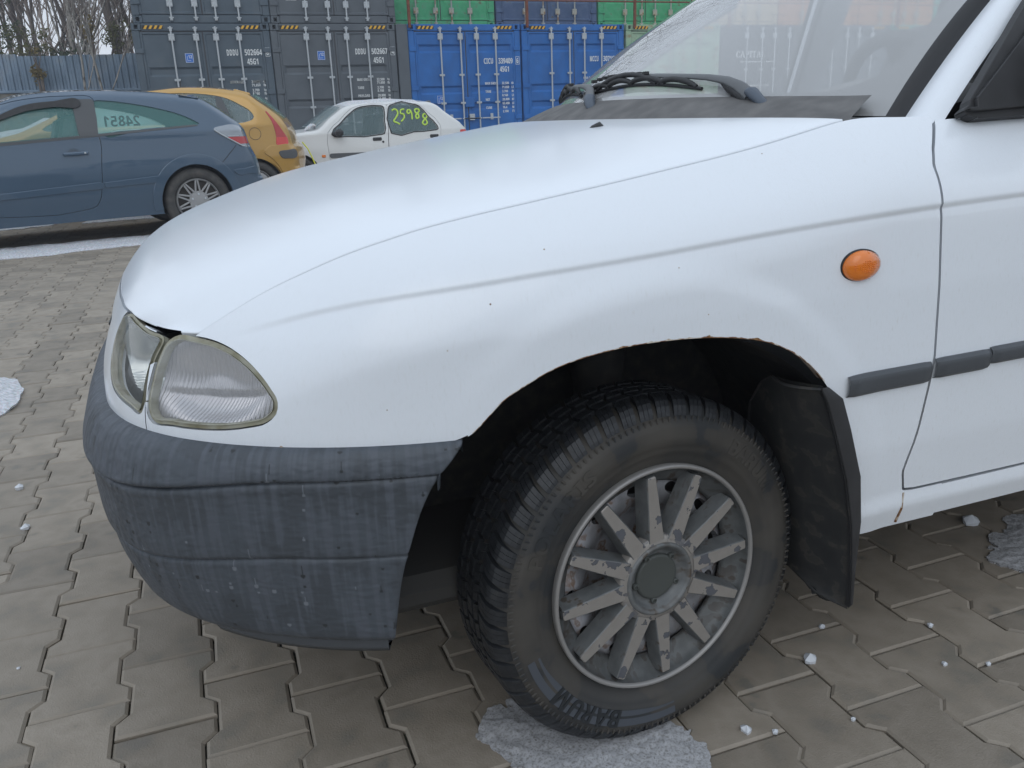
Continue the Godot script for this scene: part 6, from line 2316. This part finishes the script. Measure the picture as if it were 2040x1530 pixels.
func build_trees():
	var m := mat("bark_brown", Color.WHITE, 0.9)
	m.albedo_texture = noise(0.02, [[0.2, lin(0.12, 0.095, 0.08)], [0.7, lin(0.20, 0.165, 0.14)]], 128, 131)
	tri(m, 1.0)
	m = mat("bark_birch", Color.WHITE, 0.85)
	m.albedo_texture = noise(0.03, [[0.25, lin(0.09, 0.08, 0.07)], [0.4, lin(0.30, 0.28, 0.25)], [0.8, lin(0.40, 0.37, 0.33)]], 128, 132)
	tri(m, 1.5)
	mat("twig_brown", lin(0.29, 0.235, 0.20), 0.9)
	mat("twig_dark", lin(0.15, 0.12, 0.11), 0.9)
	for q in [["leaf_olive", .085, .085, .025], ["leaf_green", .040, .062, .026], ["leaf_ochre", .16, .12, .035]]:
		m = mat(q[0], lin(q[1], q[2], q[3]), 0.8)
		m.backlight_enabled = true
		m.backlight = lin(q[1], q[2], q[3])
	var rng := RandomNumberGenerator.new()
	rng.seed = 77
	var kinds := []
	for k in 4: kinds.append(bare_tree(rng, [7.5, 9.0, 8.0, 10.0][k], [.12, .22, .3, .15][k], [.75, .55, .42, .6][k]))
	# x as seen along the fence from the left edge of the picture to the grey container
	var spots := [[-5.3, -25.0, 0, "dark"], [-4.9, -28.0, 1, "dark"], [-4.45, -24.2, 3, "dark"], [-4.3, -29.5, 2, "brown"], [-4.0, -26.5, 1, "brown"], [-3.55, -25.2, 0, "brown"], [-3.45, -29.0, 2, "brown"], [-2.95, -24.5, 1, "birch"], [-2.75, -28.5, 3, "brown"], [-2.5, -31.0, 2, "brown"], [-2.15, -25.4, 2, "birch"], [-1.75, -26.8, 1, "brown"], [-.9, -30.0, 3, "brown"], [-6.4, -30.0, 3, "dark"]]
	var words := ["bare bushy tree leaning over the fence at the picture's left edge", "tall dark bare tree second from the picture's left edge", "wide dark bare tree behind the left part of the fence", "slim brown bare tree left of the fence's middle", "thin brown bare tree far behind the fence's middle", "low forked brown bare tree near the fence's middle", "narrow brown bare tree just right of the fence's middle", "pale barked birch behind the fence, left of another birch", "large brown bare tree filling the sky between the two birches", "distant thin brown tree between the birch trees", "slender pale birch close to the grey container", "brown bare tree with its trunk beside the grey container's edge", "distant bare tree mostly hidden by the grey containers", "distant dark bare tree at the far left behind the others"]
	for k in spots.size():
		var q: Array = spots[k]
		var t := thing("bare_tree" if q[3] != "birch" else "birch_tree", words[k], "tree", Vector3(q[0], 0, q[1]), rng.randf() * TAU, "bare trees behind the fence")
		var sc := rng.randf_range(.72, .92)
		t.scale = Vector3.ONE * sc
		part("trunk", kinds[q[2]][0], M.bark_birch if q[3] == "birch" else M.bark_brown, t)
		part("twigs", kinds[q[2]][1], M.twig_dark if q[3] == "dark" else M.twig_brown, t)
	# the wood behind: stems and twigs past counting
	var wood := Solid.new()
	for i in 44:
		var at := Vector3(rng.randf_range(-11.0, 1.0), 0, rng.randf_range(-32.0, -46.0))
		var hh := rng.randf_range(6.0, 11.0)
		var lean := Vector3(rng.randf_range(-.12, .12), 1, rng.randf_range(-.1, .1))
		wood.tube([at, at + lean * hh * .5, at + (lean + Vector3(rng.randf_range(-.08, .08), 0, 0)) * hh], [.05, .035, .012], 4)
		for j in 13:
			var u := rng.randf_range(.25, .95)
			var p := at + lean * hh * u
			var d := Vector3(rng.randf_range(-1, 1), rng.randf_range(.5, 1.6), rng.randf_range(-.6, .6)).normalized() * rng.randf_range(.7, 2.0)
			wood.tube([p, p + d * .5 + Vector3(0, .05, 0), p + d], [.022, .015, .006], 3)
	tag(part("distant_wood", wood.mesh(), M.twig_brown, self), "hazy mass of thin bare stems far behind the fence", "wood", "", "stuff")
	# saplings in front of the fence
	var sap := bare_tree(rng, 3.4, .45, .30, 2)
	for q in [[-2.42, -20.9, "thin pale sapling before the fence, left one of two"], [-1.98, -20.9, "thin pale sapling before the fence, the one nearer the grey container"]]:
		var t := thing("sapling", q[2], "tree", Vector3(q[0], 0, q[1]), rng.randf() * TAU, "saplings before the fence")
		part("trunk", sap[0], M.bark_birch, t)
		part("twigs", sap[1], M.twig_brown, t)
	# tall trees behind the container row, out of the picture, mirrored in the windscreen's far edge
	for q in [[4.5, -31.0, "tall bare tree behind the blue containers, mirrored in the windscreen"], [8.5, -33.0, "tall bare tree behind the black container, mirrored faintly in the windscreen"], [11.5, -31.0, "tall bare tree behind the right end of the container row"]]:
		var t := thing("bare_tree", q[2], "tree", Vector3(q[0], 0, q[1]), rng.randf() * TAU, "bare trees behind the containers")
		t.scale = Vector3.ONE * 1.5
		part("trunk", kinds[1][0], M.bark_brown, t)
		part("twigs", kinds[3][1], M.twig_dark, t)
	# evergreen scrub and climbing leaves
	var clumps := [[-4.75, 3.5, -23.2, .95, .95, .6, "leaf_green", 900, "dark evergreen bush rising over the fence at the far left"], [-3.75, 3.05, -22.6, .75, .5, .4, "leaf_olive", 480, "olive green scrub above the fence, left of its middle"], [-3.42, 2.45, -21.25, .16, .45, .12, "leaf_ochre", 190, "yellowish climber hanging down over the fence sheets"], [-2.9, 2.95, -22.6, .6, .35, .3, "leaf_green", 240, "low green scrub peeping over the middle of the fence"], [-1.75, 3.25, -22.8, .42, .5, .3, "leaf_olive", 380, "yellow green bush over the fence beside the grey container"], [-2.35, 3.5, -23.0, .2, .42, .18, "leaf_ochre", 170, "brown leafy tuft on a forked trunk above the fence"]]
	for q in clumps:
		var t := thing("shrub", q[8], "shrub", Vector3(q[0], q[1], q[2]))
		part("leaves", leaf_clump(rng, Vector3(q[3], q[4], q[5]), q[7], .085), M[q[6]], t)
		var st := Solid.new()
		for i in 5: st.tube([Vector3(rng.randf_range(-.1, .1), -q[1], 0), Vector3(rng.randf_range(-.3, .3) * q[3], -q[4] * .4, 0), Vector3(rng.randf_range(-.8, .8) * q[3], q[4] * .6, rng.randf_range(-.3, .3))], [.03, .02, .006], 5)
		part("stems", st.mesh(), M.bark_brown, t)

# ==================================================================== leftover snow and ice
func snow_sheet(outline: PackedVector2Array, thick: float, seed_: int, cell := .012) -> ArrayMesh:
	var f := FastNoiseLite.new()
	f.seed = seed_
	f.frequency = 6.0
	f.fractal_octaves = 4
	var b := box_of(outline).grow(-.06)
	var nx := clampi(int(b.size.x / cell), 8, 160)
	var ny := clampi(int(b.size.y / cell), 8, 140)
	var box := box_of(outline)
	var g := grid(steps(b.position.x, b.end.x, nx), steps(b.position.y, b.end.y, ny), func(x, y):
		var d: float = -sd(outline, box, Vector2(x, y)) + .03 * f.get_noise_2d(x * 2.0, y * 2.0) + .006 * f.get_noise_2d(x * 7.0, y * 7.0)
		var h: float = thick * smoothstep(0.0, .06, d) * (.75 + .6 * f.get_noise_2d(x + 9.0, y)) + .0022 * f.get_noise_2d(x * 9.0, y * 9.0) + .002
		return Vector3(x, maxf(h, -.004), y), func(x, y): return Vector2(x, y), func(_p): return Vector3.UP)
	g = clip(g, func(q, p): return -sd(outline, box, q) + .03 * f.get_noise_2d(q.x * 2.0, q.y * 2.0) + .006 * f.get_noise_2d(q.x * 7.0, q.y * 7.0))
	var fl := flange(g, .012)
	return mesh_of(join([g, fl]))

func build_snow():
	var sheets := [
		["snow_patch", "dirty flattened snow patch crushed under the white car's front tyre", [-.27, -.12, -.20, -.16, -.12, -.13, -.05, -.08, .03, -.04, .055, .03, .03, .09, .03, .22, -.10, .26, -.20, .20, -.23, .04, -.25, -.06], .0065],
		["snow_patch", "grey patch of melting snow on the pavers at the right edge", [.93, -.18, 1.0, -.235, 1.06, -.275, 1.35, -.30, 1.35, -.06, 1.10, -.10, 1.03, -.09, .97, -.12], .007],
		["snow_patch", "small white heap of snow at the left edge beside the bumper", [-1.9, -3.0, -1.5, -2.98, -1.37, -2.82, -1.32, -2.56, -1.34, -2.36, -1.5, -2.2, -1.9, -2.1], .045],
		["snow_strip", "long white strip of slush on the pavers before the blue car", [-4.2, -7.55, -2.6, -7.82, -1.92, -7.95, -1.5, -8.05, -1.0, -8.08, -.2, -8.2, .8, -8.3, .8, -7.5, .0, -7.45, -.6, -7.42, -1.15, -7.33, -1.55, -7.24, -1.84, -7.10, -2.4, -7.08, -3.2, -6.9, -4.2, -6.7], .02],
		["snow_strip", "white snow beyond the blue car, seen under its sill at the left", [-4.5, -9.6, -2.65, -9.75, -2.24, -9.90, -2.05, -10.25, -2.3, -10.5, -3.0, -10.6, -4.5, -10.3], .03],
		["snow_strip", "short strip of snow seen under the blue car before its rear wheel", [-1.85, -9.95, -1.4, -9.98, -1.05, -10.02, -1.10, -10.3, -1.3, -10.4, -1.7, -10.25], .03],
	]
	for q in sheets:
		var t := thing(q[0], q[1], "snow")
		var cell: float = .004 if q[3] < .02 and q[2][1] > -1.0 else .05
		part("snow_crust", snow_sheet(smooth(pts(q[2]), true, 4), q[3], int(q[3] * 1000) + q[1].length(), cell), M.dirty_snow if q[3] <= .010 else M.snow, t)
	var rng := RandomNumberGenerator.new()
	rng.seed = 3
	# loose lumps of ice
	var bits := [[.35, -.055, .013, "clear ice lump on the joint behind the front tyre"], [1.05, -.335, .02, "long ice sliver under the door sill near the right edge"], [.135, .055, .010, "flat ice crumb beside the tyre's snow patch"], [.44, -.13, .006, "small ice crumb right of the mud flap"], [.63, -.05, .006, "small ice grain on the pavers below the sill"], [.31, .10, .004, "tiny ice grain low on the right pavers"], [.56, .05, .005, "ice grain between two pavers at the lower right"], [-1.11, -1.29, .012, "small white ice crumb left of the bumper, lower of two"], [-1.17, -1.59, .013, "small white ice crumb left of the bumper, upper of two"], [.63, .08, .005, "ice grain near the lower right corner"], [.175, .075, .005, "ice grain between tyre and lower right pavers"], [-1.02, -.62, .004, "tiny ice grain on the pavers left of the bumper"]]
	for q in bits:
		var s := Solid.new()
		var r: float = q[2]
		var top := []
		var n := 9
		for i in n: top.append(Vector3(cos(TAU * i / n) * r * rng.randf_range(.7, 1.2), r * rng.randf_range(.25, .6), sin(TAU * i / n) * r * rng.randf_range(.7, 1.2)))
		var c := Vector3(rng.randf_range(-.2, .2) * r, r * rng.randf_range(.9, 1.2), 0)
		for i in n:
			var a: Vector3 = top[i]
			var b: Vector3 = top[(i + 1) % n]
			s.tri(c, b, a)
			s.quad(Vector3(a.x * .9, -.002, a.z * .9), a, b, Vector3(b.x * .9, -.002, b.z * .9))
		var t := thing("ice_lump", q[3], "ice", Vector3(q[0], 0, q[1]), 0.0, "loose crumbs of ice on the pavers")
		part("lump", s.mesh(), M.ice, t)
